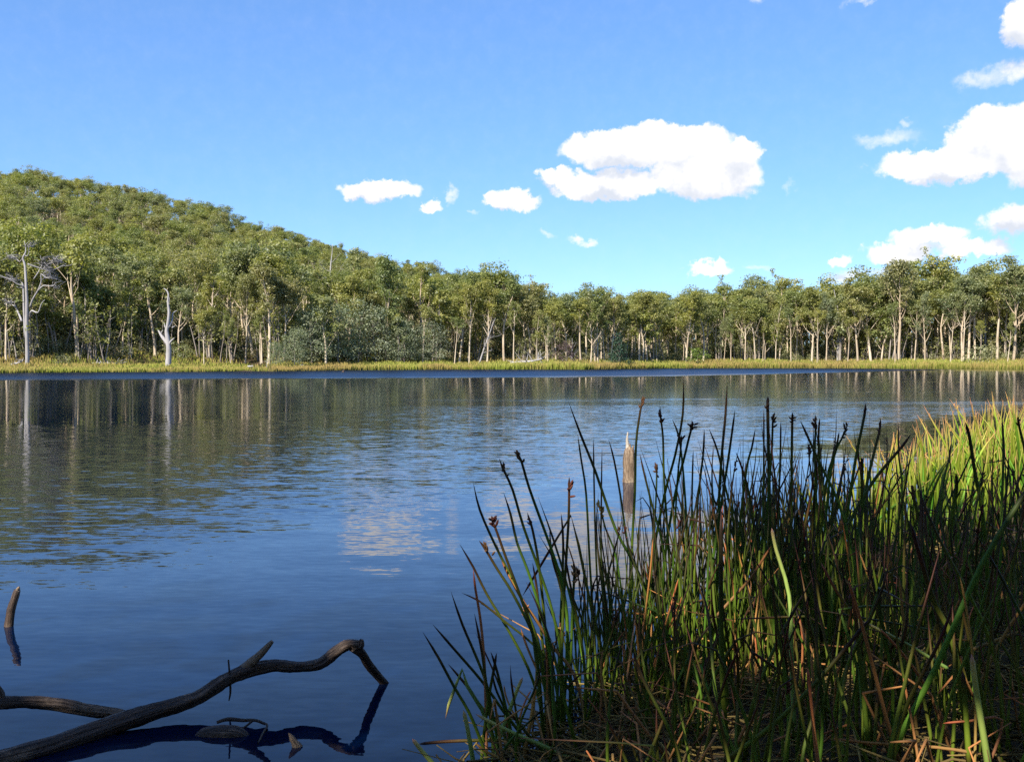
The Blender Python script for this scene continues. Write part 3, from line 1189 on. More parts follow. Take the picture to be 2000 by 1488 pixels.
def gn_scatter(name, pts, protos, label, cat):
    """one object that scatters whole plants over a list of (x, y, z, scale, rotation)"""
    me = bpy.data.meshes.new(name)
    me.from_pydata([p[:3] for p in pts], [], [])
    for nm, ix in (('scl', 3), ('rot', 4)):
        a = me.attributes.new(nm, 'FLOAT', 'POINT')
        a.data.foreach_set('value', [p[ix] for p in pts])
    a = me.attributes.new('pick', 'INT', 'POINT')
    a.data.foreach_set('value', [random.randrange(len(protos)) for _ in pts])
    o = bpy.data.objects.new(name, me)
    COL.objects.link(o)
    coll = bpy.data.collections.new(name + '_sources')
    for i, (tm, lm) in enumerate(protos):
        import bmesh as _b
        b = _b.new()
        b.from_mesh(tm)
        nt = len(b.faces)
        b.from_mesh(lm)
        b.faces.ensure_lookup_table()
        for f in b.faces[nt:]:
            f.material_index = 1
        mj = bpy.data.meshes.new(f'{name}_{i}')
        b.to_mesh(mj)
        b.free()
        mj.materials.append(tm.materials[0])
        mj.materials.append(lm.materials[0])
        so = bpy.data.objects.new(f'{name}_source_{i}', mj)
        coll.objects.link(so)
    ng = bpy.data.node_groups.new(name, 'GeometryNodeTree')
    ng.interface.new_socket('Geometry', in_out='INPUT', socket_type='NodeSocketGeometry')
    ng.interface.new_socket('Geometry', in_out='OUTPUT', socket_type='NodeSocketGeometry')
    gi = ng.nodes.new('NodeGroupInput')
    go = ng.nodes.new('NodeGroupOutput')
    ip = ng.nodes.new('GeometryNodeInstanceOnPoints')
    ci = ng.nodes.new('GeometryNodeCollectionInfo')
    ci.inputs['Collection'].default_value = coll
    ci.inputs['Separate Children'].default_value = True
    ci.inputs['Reset Children'].default_value = True
    L = ng.links.new
    L(gi.outputs[0], ip.inputs['Points'])
    L(ci.outputs[0], ip.inputs['Instance'])
    ip.inputs['Pick Instance'].default_value = True

    def na(nm, ty):
        q = ng.nodes.new('GeometryNodeInputNamedAttribute')
        q.data_type = ty
        q.inputs[0].default_value = nm
        return q.outputs[0]
    L(na('pick', 'INT'), ip.inputs['Instance Index'])
    cx = ng.nodes.new('ShaderNodeCombineXYZ')
    L(na('rot', 'FLOAT'), cx.inputs[2])
    L(cx.outputs[0], ip.inputs['Rotation'])
    L(na('scl', 'FLOAT'), ip.inputs['Scale'])
    L(ip.outputs[0], go.inputs[0])
    md = o.modifiers.new('scatter', 'NODES')
    md.node_group = ng
    tag(o, label, cat, kind='stuff')
    return o


gn_scatter('hillside_forest', [(x, Y, z - .1, H / (14 if kind == 'hill' else 20 if kind == 'tall' else 11) * (14 / 14), rw.uniform(0, 6.28)) for (sc, x, Y, z, H, kind, u, d, flat) in rest if kind == 'hill'],
           PROTO['hill'], 'continuous olive gum canopy covering the hillside', 'forest')
gn_scatter('back_forest', [(x, Y, z - .1, H / 20, rw.uniform(0, 6.28)) for (sc, x, Y, z, H, kind, u, d, flat) in rest if kind != 'hill'],
           PROTO['tall'], 'far gum trees merging into the wood behind the margin', 'forest')
# scrub under the trees
pts = []
for _ in range(2600):
    u = rw.uniform(-0.66, 0.64)
    ys = shoreY(u)
    Y = ys + 17 + abs(rw.gauss(0, 24)) + (rw.uniform(0, 110) if rw.random() < .3 else 0)
    x = u * Y
    pts.append((x, Y, ground_z(x, Y) - .05, rw.uniform(.4, 1.0) * (1 if Y < ys + 24 else 1.8), rw.uniform(0, 6.28)))
gn_scatter('undergrowth', pts, PROTO['shrub'], 'grey-green scrub filling the shade under the gums', 'undergrowth')
pts = []
for _ in range(380):
    u = rw.uniform(-0.64, 0.62)
    ys = shoreY(u)
    Y = ys + 15 + abs(rw.gauss(0, 15))
    x = u * Y
    pts.append((x, Y, ground_z(x, Y) - .05, rw.uniform(.5, 1.25), rw.uniform(0, 6.28)))
gn_scatter('sapling_thicket', pts, PROTO['sapling'], 'thicket of thin pale gum saplings between the trunks', 'undergrowth')

pts = []
for _ in range(330):
    u = rw.uniform(0.0, 0.64)
    Y = shoreY(u) + rw.uniform(34, 135)
    pts.append((u * Y, Y, ground_z(u * Y, Y) - .05, rw.uniform(.5, .95), rw.uniform(0, 6.28)))
gn_scatter('inner_wood', pts, PROTO['young'], 'half-grown gums filling the depth of the flat wood', 'forest')

# silvery wattles
WAT = [(575, 640, 8, 'round silvery wattle touching the bank at the left of the wattle group'), (540, 668, 8, 'smallest dark-footed wattle left of the round silvery wattle'),
       (610, 600, 13, 'silvery wattle behind the round one at the bank'), (660, 590, 14, 'tall silvery wattle in the middle of the wattle group'),
       (700, 582, 15, 'broadest silvery wattle, crown of the wattle group'), (735, 600, 13, 'silvery wattle beside the long thin straight gum'),
       (790, 622, 12, 'grey-green wattle at the right end of the wattle group'), (845, 625, 12, 'rounded wattle at the foot of the hill slope'),
       (240, 600, 26, 'misty grey-green wattle left of the bleached dead stag'), (420, 610, 24, 'blue-green wattle clump right of the bleached dead stag'),
       (205, 640, 20, 'low blue-green wattle beside the fallen timber')]
for i, (px, py, d, lab) in enumerate(WAT):
    p = spot(px, d)
    H = height_to(py, p)
    plant('wattle', i, 'wattle_tree', p, H, lab, 'tree', 'silvery wattles on the far bank', sxy=1.0)

# dark conifer, purple bush, green bushes
register('conifer', *dense_variant(701, 6.6, 2.3, .85, 60, 80, .30, .04, cone=1), M['bark_grey'], M['conifer_leaf'])
register('purple', *dense_variant(702, 4.2, 2.2, .8, 30, 60, .3, .06, r0=.08), M['bark_grey'], M['purple_leaf'])
register('bush', *dense_variant(703, 2.8, 1.9, .7, 22, 60, .3, .06, r0=.06), M['bark_grey'], M['bright_leaf'])
register('darkbush', *dense_variant(704, 2.6, 2.2, .7, 24, 60, .3, .06, r0=.06), M['bark_grey'], M['shrub_leaf'])
p = spot(1208, 5)
plant('conifer', 0, 'conifer_tree', p, height_to(648, p), 'dark green conifer standing alone among pale gum trunks', 'tree', href=6.6, sxy=1.0)
p = spot(1106, 8)
plant('purple', 0, 'bush', p, height_to(668, p), 'rounded purple-brown bush on the far bank', 'bush', href=4.2)
p = spot(1362, 8)
plant('bush', 0, 'bush', p, height_to(680, p), 'round bright green bush at the edge of the far reeds', 'bush', href=2.8)
p = spot(1915, 9)
plant('darkbush', 0, 'bush', p, height_to(676, p), 'broad olive bush below white trunks near the right end', 'bush', href=2.6)
p = spot(122, 12)
plant('darkbush', 0, 'bush', p, height_to(693, p), 'low dark green bush right of the big bare dead tree', 'bush', href=2.6)

# the two dead trees
T = Tubes()
p = spot(52, 11)
HD = height_to(478, p)
k = HD / 238.0                      # metres per photo row


def dp(x, y, dy=0.0):
    return Vector(((x - 52) * k, dy, (716 - y) * k))


def run(T, pts, r0, r1, sides=6, kk=3):
    sp = smooth_path([q if isinstance(q, Vector) else dp(*q) for q in pts], kk)
    T.tube(sp, list(np.linspace(r0, r1, len(sp))), sides, rough=.06)


run(T, [(53, 722), (54, 690), (53, 650), (54, 600), (53, 560), (51, 520), (47, 505), (52, 495), (53, 485), (50, 472)], .30, .04, 8)
run(T, [(50, 660), (48, 600), (47, 560), (44, 552)], .18, .07, 7)
run(T, [(44, 628), (36, 615, .4), (28, 603, .8), (22, 590, 1)], .17, .06)
run(T, [(60, 600), (70, 585, -.6), (82, 570, -1), (92, 552, -1.4), (93, 538, -1.6), (104, 545, -1.8), (110, 545, -2)], .15, .03)
run(T, [(82, 570, -1), (96, 560, -1.4), (110, 561, -1.8), (122, 559, -2)], .12, .03, 5)
run(T, [(56, 516), (68, 521, .5), (80, 525, .9), (90, 530, 1.2), (93, 540, 1.3)], .12, .04)
run(T, [(80, 525, .9), (95, 526, 1.5), (110, 518, 1.9), (118, 512, 2.2)], .1, .025, 5)
run(T, [(80, 525, .9), (94, 514, .6), (112, 512, .4)], .08, .02, 5)
run(T, [(110, 518, 1.9), (122, 516, 2.4), (127, 512, 2.6)], .06, .02, 4)
run(T, [(50, 560), (40, 556, -.6), (30, 548, -1), (18, 543, -1.3), (8, 537, -1.5)], .12, .03)
run(T, [(48, 562), (38, 562, .5), (28, 560, .9)], .12, .03, 5)
run(T, [(47, 505), (38, 511, .4), (28, 505, .9), (18, 498, 1.2)], .1, .03, 5)
run(T, [(52, 500), (60, 500, -.4), (64, 488, -.7), (62, 480, -.8)], .07, .02, 5)
run(T, [(66, 545, .3), (74, 528, .7), (80, 512, 1)], .1, .03, 5)
run(T, [(26, 600, .8), (14, 594, 1.4), (4, 598, 1.7)], .09, .03, 5)
run(T, [(74, 608, -1.4), (88, 612, -1.8), (97, 596, -2.2), (105, 588, -2.4)], .12, .04, 5)
run(T, [(60, 620), (66, 612, -.8), (74, 608, -1.4)], .13, .12, 5)
rd = random.Random(5)
for _ in range(190):
    x0, y0 = rd.choice([(112, 512), (95, 526), (118, 512), (30, 548), (18, 543), (93, 540), (28, 505), (104, 545), (110, 561), (62, 482), (20, 592), (88, 514)])
    x1, y1 = x0 + rd.uniform(-16, 18), y0 + rd.uniform(-16, 10)
    run(T, [(x0 + rd.uniform(-6, 6), y0 + rd.uniform(-3, 3), rd.uniform(-1, 1)), ((x0 + x1) / 2, (y0 + y1) / 2 - 2, rd.uniform(-1.4, 1.4)), (x1, y1, rd.uniform(-2, 2))], .042, .012, 4, 2)
big = empty('dead_tree', p, 'big bare dead gum with many twisting grey limbs at far left', 'tree')
T.obj('trunk', M['dead'], big)
rb = random.Random(8)
cl = [(tuple(dp(x, y, yy)), 1.1, 1.1, .8) for (x, y, yy) in [(38, 590, .6), (62, 640, -.5), (34, 560, 1), (30, 520, 1.2), (66, 500, .5), (70, 590, 1.0)]]
v, f, t = leaf_cloud(cl, np.random.default_rng(3), 22, .5)
mesh_obj('foliage', v, f, M['gum_leaf'], big, attrs={'tint': t})

T = Tubes()
p = spot(329, 8)
HD = height_to(564, p)
k = HD / 152.0


def dp(x, y, dy=0.0):
    return Vector(((x - 329) * k, dy, (716 - y) * k))


run(T, [(329, 722), (329, 705), (330, 685), (329, 670), (327, 655), (326, 645), (329, 630), (331, 610), (329, 590), (330, 575), (326, 567), (321, 564)], .46, .05, 9)
run(T, [(329, 672), (318, 660, .3), (312, 652, .4), (308, 645, .5)], .34, .09, 6)
run(T, [(312, 652, .4), (316, 644, .6)], .12, .05, 5)
run(T, [(331, 672), (336, 666, -.3), (343, 660, -.5)], .24, .06, 6)
run(T, [(329, 640), (335, 625, .4), (336, 612, .5), (343, 606, .7)], .2, .05, 6)
run(T, [(335, 640, .3), (340, 636, .5)], .1, .04, 5)
run(T, [(330, 600), (334, 581, -.3)], .08, .02, 5)
run(T, [(323, 640), (320, 630, .3)], .12, .05, 5)
st = empty('dead_tree', p, 'bleached grey dead stag with a thick broken trunk and stubby limbs', 'tree')
T.obj('trunk', M['dead'], st)

# small dead trees, leaning stems and fallen limbs
DEADS = [(935, 610, 10, 11, .30, 'leaning grey dead tree with a bare top beside the cream pair'), (1636, 560, 18, 21, 0, 'bare grey dead tree with fine upright twigs in the right-hand wood'),
         (1058, 676, 7, 31, 0, 'short bare dead pole among the fallen limbs'), (1116, 655, 9, 41, .02, 'thin bare dead pole right of the purple-brown bush'),
         (640, 470, 46, 51, 0, 'white dead tree showing through the crowns above the wattles'), (1925, 545, 26, 61, 0, 'grey bare-twigged tree behind the upright white gum'),
         (520, 688, 4, 71, .05, 'short dead stub standing in the bank gap')]
for (px, py, d, seed, lean, lab) in DEADS:
    p = spot(px, d)
    H = height_to(py, p)
    o = empty('dead_tree', p, lab, 'tree', 'small bare dead trees')
    o.rotation_euler = (0, lean, 0)
    dead_variant(seed, H, .03 + .016 * H, 8 if H > 5 else 2, H > 5, .26).obj('trunk', M['dead'], o)
FALL = [(1030, 698, 8, 30, .35, 'grey fallen tree with bare curved limbs left of the short dead pole'), (490, 716, 5, 5, .2, 'pale fallen log lying in the bank gap'),
        (590, 712, 7, 4, .2, 'small white driftwood limb under the round silvery wattle'), (208, 706, 12, 26, .25, 'fallen timber lying under the gums at the left'),
        (30, 714, 9, 14, .2, 'fallen log at the foot of the big bare dead tree'), (1278, 702, 12, 5, .2, 'short fallen log right of the dark conifer')]
for i, (px, py, d, wpx, rr, lab) in enumerate(FALL):
    p = spot(px, d)
    T = Tubes()
    rr_ = random.Random(90 + i)
    Lw = wpx / F * p.y * 2.2
    lp = limb_path((-Lw / 2, 0, rr), (1, rr_.uniform(-.4, .4), .12), Lw, rr_, 6, .14, 0)
    T.tube(lp, [rr * (1 - .1 * q) for q in range(7)], 7, rough=.1)
    for q in range(1, 7):
        for _ in range(1 if Lw < 2 else 2):
            l2 = limb_path(lp[q], (rr_.uniform(-.7, .7), rr_.uniform(-.7, .7), rr_.uniform(.3, 1)), Lw * rr_.uniform(.12, .42), rr_, 5, .25, -.12)
            T.tube(l2, [rr * .35, rr * .3, rr * .22, rr * .16, rr * .1, rr * .04], 5)
    o = T.obj('fallen_log', M['dead'])
    o.location = p
    tag(o, lab, 'log', 'fallen timber on the far bank')

# ------------------------------------------------------------------ reeds and grass along the far bank
gr = np.random.default_rng(21)
n = 60000
us = gr.uniform(-0.66, 0.62, n)
dd = np.where(gr.random(n) < .45, gr.uniform(-.6, 2.5, n), gr.uniform(0, 24, n))
pos = []
for u, d in zip(us, dd):
    if abs(u - (508 - 1000) / F) < .012 and gr.random() < .85:
        continue
    Y = shoreY(u) + d
    x = u * Y
    pos.append((x, Y, max(0, ground_z(x, Y)), d))
pos = np.array(pos)
n = len(pos)
hn = 0.75 + .4 * np.sin(pos[:, 0] * .21) * np.sin(pos[:, 0] * .047 + 2) + .3 * np.sin(pos[:, 0] * .67 + 1) * np.sin(pos[:, 0] * .13) + .2 * np.sin(pos[:, 0] * 1.9)
right = np.clip((pos[:, 0] / pos[:, 1] + .25) / .3, 0, 1)
hh = (0.55 + .5 * right) * (0.65 + .35 * hn) * gr.uniform(.6, 1.2, n)
ww = gr.uniform(.05, .13, n)
an = gr.uniform(-.9, .9, n)
lx, ly = gr.normal(0, .14, n) * hh, gr.normal(0, .14, n) * hh
ax, ay = np.cos(an) * ww, np.sin(an) * ww
v = np.zeros((n, 4, 3))
v[:, 0] = np.stack([pos[:, 0] - ax, pos[:, 1] - ay, pos[:, 2] - .05], 1)
v[:, 1] = np.stack([pos[:, 0] + ax, pos[:, 1] + ay, pos[:, 2] - .05], 1)
v[:, 2] = np.stack([pos[:, 0] + lx + ax * .3, pos[:, 1] + ly + ay * .3, pos[:, 2] + hh], 1)
v[:, 3] = np.stack([pos[:, 0] + lx - ax * .3, pos[:, 1] + ly - ay * .3, pos[:, 2] + hh], 1)
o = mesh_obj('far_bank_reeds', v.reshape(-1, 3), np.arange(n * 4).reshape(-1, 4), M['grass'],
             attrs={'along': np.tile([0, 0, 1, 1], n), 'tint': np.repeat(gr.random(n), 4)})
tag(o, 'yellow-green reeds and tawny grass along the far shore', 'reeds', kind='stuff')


# ------------------------------------------------------------------ near bank: sedges
NR = random.Random(77)
SEDGE = dict(g=[], d=[], b=[])


def stem_tubes(path, r, sides=6, tipfrac=.12):
    """path base -> tip; slightly tapered, pointed at the end"""
    T = Tubes()
    n = len(path)
    rad = []
    for i in range(n):
        f = i / (n - 1)
        q = 1 - .35 * f
        if f > 1 - tipfrac:
            q *= max(.08, (1 - f) / tipfrac)
        rad.append(r * q)
    T.tube(path, rad, sides, 0, 1)
    return T


def make_stem_mesh(seed, kind):
    """unit stem: 1 m tall, drawn with radius .007"""
    rg = random.Random(seed)
    c = rg.uniform(.02, .20) * rg.choice([1, 1, -1])
    c2 = rg.uniform(-.05, .05)
    pts = []
    n = 9
    kink = rg.random() < (.16 if kind == 'g' else .35 if kind == 'd' else .05)
    kf = rg.uniform(.5, .85)
    ka = rg.uniform(1.2, 2.6)
    kd = rg.choice([-1, 1])
    last = Vector((0, 0, -.05))
    for i in range(n + 1):
        f = i / n
        q = Vector((c * f * f, c2 * math.sin(f * 5), f * (1 - .1 * abs(c)) - .04))
        if kink and f > kf:
            g = (f - kf)
            b0 = Vector((c * kf * kf, c2 * math.sin(kf * 5), kf - .04))
            q = b0 + Vector((kd * math.sin(ka) * g, .2 * g, math.cos(ka) * g))
        pts.append(q)
    sp = smooth_path(pts, 2) if not kink else pts
    T = stem_tubes(sp, .0065, 6, .16 if kind != 'd' else .04)
    m = {'g': M['sedge'], 'd': M['sedge_dead'], 'b': M['reed_bright']}[kind]
    o = T.obj('stem', m)
    me = o.data
    bpy.data.objects.remove(o)
    return me, sp[-2 if kind != 'd' else -1], sp[-4] if len(sp) > 4 else sp[0]


def flower_mesh(seed, mat):
    """a ragged cluster of spikelets round the stem below its tip, 1 unit tall"""
    rg = random.Random(seed)
    T = Tubes()
    for i in range(rg.choice([6, 9, 12])):
        z = rg.uniform(-.9, .6)
        an = rg.uniform(0, 6.28)
        L = rg.uniform(.25, .8)
        d = Vector((math.cos(an) * rg.uniform(.2, .7) + .15, math.sin(an) * .5, rg.uniform(.1, 1))).normalized()
        p0 = Vector((0, 0, z))
        T.tube([p0, p0 + d * L * .35, p0 + d * L * .75, p0 + d * L], [.05, .11, .09, .01], 5)
    o = T.obj('flower_head', mat)
    me = o.data
    bpy.data.objects.remove(o)
    return me


FL = [flower_mesh(i, M['flower']) for i in range(9)]
FLP = [flower_mesh(10 + i, M['flower_pale']) for i in range(3)]
for s in range(18):
    SEDGE['g'].append(make_stem_mesh(900 + s, 'g'))
for s in range(8):
    SEDGE['d'].append(make_stem_mesh(950 + s, 'd'))
for s in range(14):
    SEDGE['b'].append(make_stem_mesh(980 + s, 'b'))


def put_stem(parent, base, H, kind, tilt, az, r=.007, flower=None, name='stem'):
    me, tip, below = SEDGE[kind][NR.randrange(len(SEDGE[kind]))]
    o = link_mesh(name, me, parent)
    q = Quaternion((math.cos(az), math.sin(az), 0), tilt) @ Quaternion((0, 0, 1), NR.uniform(0, 6.28))
    k = r / .0065
    o.rotation_mode = 'QUATERNION'
    o.rotation_quaternion = q
    o.location = Vector(base) - parent.location
    o.scale = (max(k, .3) if False else k, k, H)
    # keep the curve in proportion to the height: stems are drawn 1 m tall
    if flower:
        fm = NR.choice(flower)
        fo = link_mesh('flower_head', fm, o)
        sz = NR.uniform(.028, .045)
        fo.location = tip.lerp(below, .35)
        fo.scale = (sz / k * .9, sz / k * .9, sz / H)
    return o


def tussock(loc, label, cat='sedge', group=None):
    return empty('sedge_tussock', loc, label, cat, group)


CLUMPS = {}
CLUMPS['edge'] = tussock((gnd(1050, 1420).x, gnd(1050, 1420).y, 0), 'sparse dark sedge tussock at the waterline nearest the drowned branch', group='sedge tussocks on the near bank')
CLUMPS['mid'] = tussock((1.25, 5.0, .1), 'tall dark sedge tussock in front of the broken stump', group='sedge tussocks on the near bank')
CLUMPS['right'] = tussock((2.6, 5.4, .2), 'dense dark sedge tussock in the shade below the sunlit reeds', group='sedge tussocks on the near bank')
CLUMPS['front'] = tussock((1.5, 3.4, .2), 'nearest dark sedge tussock growing out of the straw at the bottom corner', group='sedge tussocks on the near bank')


def px_stem(clump, pts, r=.0075, mat='sedge', dy=0.0, flower=None, baseY=None, tipfrac=.12, smoothk=3, lift=0.0):
    """a stem traced base <- tip in photo pixels; stands at the depth of its foot"""
    pts = list(pts)[::-1]
    bx, by = pts[0]
    if baseY is None:
        g = gnd(bx, max(by, 760), .06)
        baseY = g.y
    n = len(pts)
    P = [at(x, y, baseY + dy * i / max(n - 1, 1)) for i, (x, y) in enumerate(pts)]
    b = P[0].copy()
    gz = ground_z(b.x, b.y)
    if b.z > gz and lift == 0:
        P.insert(0, Vector((b.x + NR.uniform(-.02, .02), b.y + .02, max(gz, -.25) - .05)))
    base = P[0].copy()
    P = [q - base for q in P]
    sp = smooth_path(P, smoothk) if smoothk > 1 else P
    T = stem_tubes(sp, r, 7, tipfrac)
    o = T.obj('stem', M[mat], clump)
    o.location = base - clump.location
    if flower:
        fo = link_mesh('flower_head', NR.choice(flower), o)
        sz = NR.uniform(.035, .05)
        d = (sp[-1] - sp[-3]).normalized()
        fo.location = sp[-1] - d * NR.uniform(.03, .06)
        fo.scale = (sz, sz, sz * 1.1)
        fo.rotation_mode = 'QUATERNION'
        fo.rotation_quaternion = d.to_track_quat('Z', 'Y')
    return o


def C6(*p):
    return [(800 + a / 2.332, 850 + b / 2.332) for a, b in p]


def C8(*p):
    return [(1050 + a / 2.105, 700 + b / 2.105) for a, b in p]


E = CLUMPS['edge']
px_stem(E, C6((290, 215), (320, 340), (390, 500), (470, 660), (530, 790), (600, 1000), (630, 1300)))
px_stem(E, C6((408, 105), (425, 150), (470, 250), (520, 420), (600, 640), (650, 800), (690, 1000), (700, 1300)), flower=FL)
px_stem(E, C6((488, 70), (510, 120), (545, 240), (610, 420), (660, 560), (700, 700), (720, 900), (700, 1280)), flower=FL, r=.008)
px_stem(E, C6((428, 260), (460, 360), (490, 490), (540, 620), (590, 780), (640, 1000), (660, 1330)))
px_stem(E, C6((368, 380), (390, 420), (440, 560), (500, 720), (560, 900), (590, 1100), (610, 1380)), flower=FL)
px_stem(E, C6((228, 495), (290, 600), (350, 720), (440, 870), (540, 1060), (600, 1250)))
px_stem(E, C6((316, 480), (340, 510), (400, 610), (470, 720), (560, 900), (600, 1050), (640, 1350)), flower=FL)
px_stem(E, C6((188, 710), (240, 860), (300, 1000), (350, 1130), (380, 1280), (400, 1400)))
px_stem(E, C6((295, 810), (325, 960), (345, 1100), (370, 1300), (380, 1440)))
px_stem(E, C6((105, 860), (200, 970), (330, 1120), (430, 1260), (520, 1390)))
px_stem(E, C6((60, 895), (130, 1010), (200, 1140), (270, 1260), (320, 1380), (350, 1470)))
px_stem(E, C6((175, 1040), (260, 1140), (330, 1240), (430, 1345)), r=.008)
px_stem(E, C6((163, 1290), (178, 1225), (205, 1150), (240, 1065), (262, 1140), (330, 1250), (400, 1420)), r=.009, mat='sedge_pale', smoothk=1, tipfrac=.05)
px_stem(E, C6((245, 1250), (265, 1340), (290, 1488), (300, 1560)), r=.011, mat='sedge_pale', tipfrac=.03)
px_stem(E, C6((300, 1268), (420, 1330), (600, 1410), (780, 1490)), r=.009, mat='sedge_pale', tipfrac=.03)
px_stem(E, C6((12, 1380), (50, 1430), (110, 1500), (150, 1560)), r=.011, mat='sedge_pale', tipfrac=.03)
px_stem(E, C6((40, 1405), (150, 1394), (300, 1388), (440, 1388), (540, 1392), (640, 1420)), r=.009, tipfrac=.05)
px_stem(E, C6((515, 1100), (490, 1160), (460, 1240), (400, 1410)), r=.010, mat='sedge_pale', tipfrac=.03)
px_stem(E, C6((572, 1140), (566, 1200), (556, 1280), (528, 1420)), r=.010, mat='sedge_dead', tipfrac=.02)
px_stem(E, C6((515, 730), (545, 680), (640, 520), (735, 365), (770, 500), (830, 800), (880, 1010), (900, 1200)), r=.008, smoothk=1)
px_stem(E, C6((727, 190), (727, 230), (725, 370), (715, 540), (700, 800), (690, 1100), (690, 1330)), flower=FL)
px_stem(E, C6((690, 355), (700, 500), (690, 800), (670, 1250)))
px_stem(E, C6((637, 420), (650, 560), (690, 700), (720, 900), (740, 1250)))
px_stem(E, C6((560, 580), (580, 700), (600, 900), (640, 1250)))
px_stem(E, C6((236, 716), (300, 745), (340, 770), (450, 860), (550, 940), (640, 1050), (690, 1280)), r=.006)
px_stem(E, C6((290, 610), (300, 700), (320, 820), (335, 960), (345, 1140), (350, 1420)), r=.007, mat='sedge_dead')
px_stem(E, C6((395, 490), (430, 590), (470, 670), (520, 760), (590, 860), (650, 960), (750, 1090), (800, 1300)), r=.008, mat='sedge_dead')
px_stem(E, C6((396, 990), (385, 1060), (360, 1200), (330, 1440)))
px_stem(E, C6((370, 985), (400, 1080), (440, 1250), (480, 1440)))
px_stem(E, C6((535, 350), (560, 430), (590, 600), (620, 900), (650, 1300)), flower=FL)
px_stem(E, C6((745, 575), (750, 640), (740, 850), (730, 1280)), flower=FLP)
px_stem(E, C6((440, 1240), (520, 1340), (640, 1480)), r=.007)
px_stem(E, C6((300, 1400), (350, 1440), (460, 1500)), r=.007, mat='sedge_dead')
px_stem(E, C6((520, 740), (530, 800), (560, 900), (600, 1300)), r=.006, flower=FLP)
px_stem(E, C6((686, 850), (690, 920), (690, 1300)), r=.006, flower=FLP)

MD = CLUMPS['mid']
for pts, r, fl in [
        (C8((127, 178), (180, 320), (240, 470), (320, 700), (400, 850), (520, 1120), (560, 1300)), .009, None),
        (C8((436, 148), (422, 220), (405, 350), (400, 560), (385, 850), (380, 1250)), .008, FL),
        (C8((600, 75), (597, 230), (565, 400), (522, 560), (470, 850), (440, 1250)), .008, None),
        (C8((780, 98), (772, 240), (757, 400), (745, 600), (740, 850), (730, 1260)), .009, None),
        (C8((503, 195), (506, 240), (516, 330), (520, 500), (540, 800), (560, 1260)), .007, FL),
        (C8((553, 250), (580, 320), (600, 480), (620, 800), (640, 1250)), .007, None),
        (C8((642, 265), (628, 305), (600, 420), (565, 560), (520, 850), (500, 1260)), .008, FL),
        (C8((812, 208), (800, 300), (780, 440), (740, 700), (700, 1000), (690, 1280)), .008, None),
        (C8((948, 155), (946, 200), (950, 400), (955, 700), (960, 900), (960, 1280)), .011, FL),
        (C8((967, 238), (966, 290), (960, 420), (930, 800), (900, 1280)), .007, FL),
        (C8((1048, 222), (1047, 262), (1045, 400), (1040, 800), (1020, 1280)), .008, FL),
        (C8((1143, 232), (1143, 290), (1140, 420), (1150, 800), (1130, 1280)), .007, FL),
        (C8((895, 290), (880, 370), (860, 450), (830, 700), (780, 1260)), .007, None),
        (C8((1080, 255), (1110, 320), (1160, 430), (1240, 600), (1300, 850), (1340, 1280)), .008, None),
        (C8((705, 290), (740, 380), (770, 520), (830, 800), (850, 1260)), .007, None),
        (C8((293, 335), (315, 420), (340, 560), (360, 700), (390, 900), (420, 1260)), .007, None),
        (C8((230, 328), (232, 500), (240, 800), (260, 1260)), .006, None),
        (C8((265, 365), (262, 600), (262, 850), (280, 1260)), .006, None),
        (C8((165, 315), (180, 420), (200, 560), (215, 850), (240, 1270)), .007, None),
        (C8((815, 385), (840, 450), (870, 560), (900, 800), (930, 1280)), .007, None),
        (C8((1000, 255), (998, 400), (990, 700), (1000, 1280)), .006, None),
        (C8((930, 205), (930, 400), (925, 700), (910, 1280)), .006, None),
        (C8((685, 290), (680, 400), (650, 700), (640, 1280)), .007, None),
        (C8((640, 375), (636, 500), (630, 800), (610, 1280)), .006, None),
        (C8((590, 310), (590, 360), (575, 500), (560, 800), (540, 1270)), .006, FL),
        (C8((420, 390), (440, 480), (470, 600), (520, 800), (580, 1270)), .007, None),
        (C8((485, 430), (490, 480), (480, 700), (440, 1270)), .006, FL),
        (C8((250, 590), (262, 630), (280, 700), (330, 850), (380, 1260)), .006, FLP),
        (C8((735, 630), (735, 660), (720, 850), (700, 1280)), .006, FLP)]:
    px_stem(MD, pts, r, 'sedge', NR.uniform(-.15, .15), fl)
RT = CLUMPS['right']
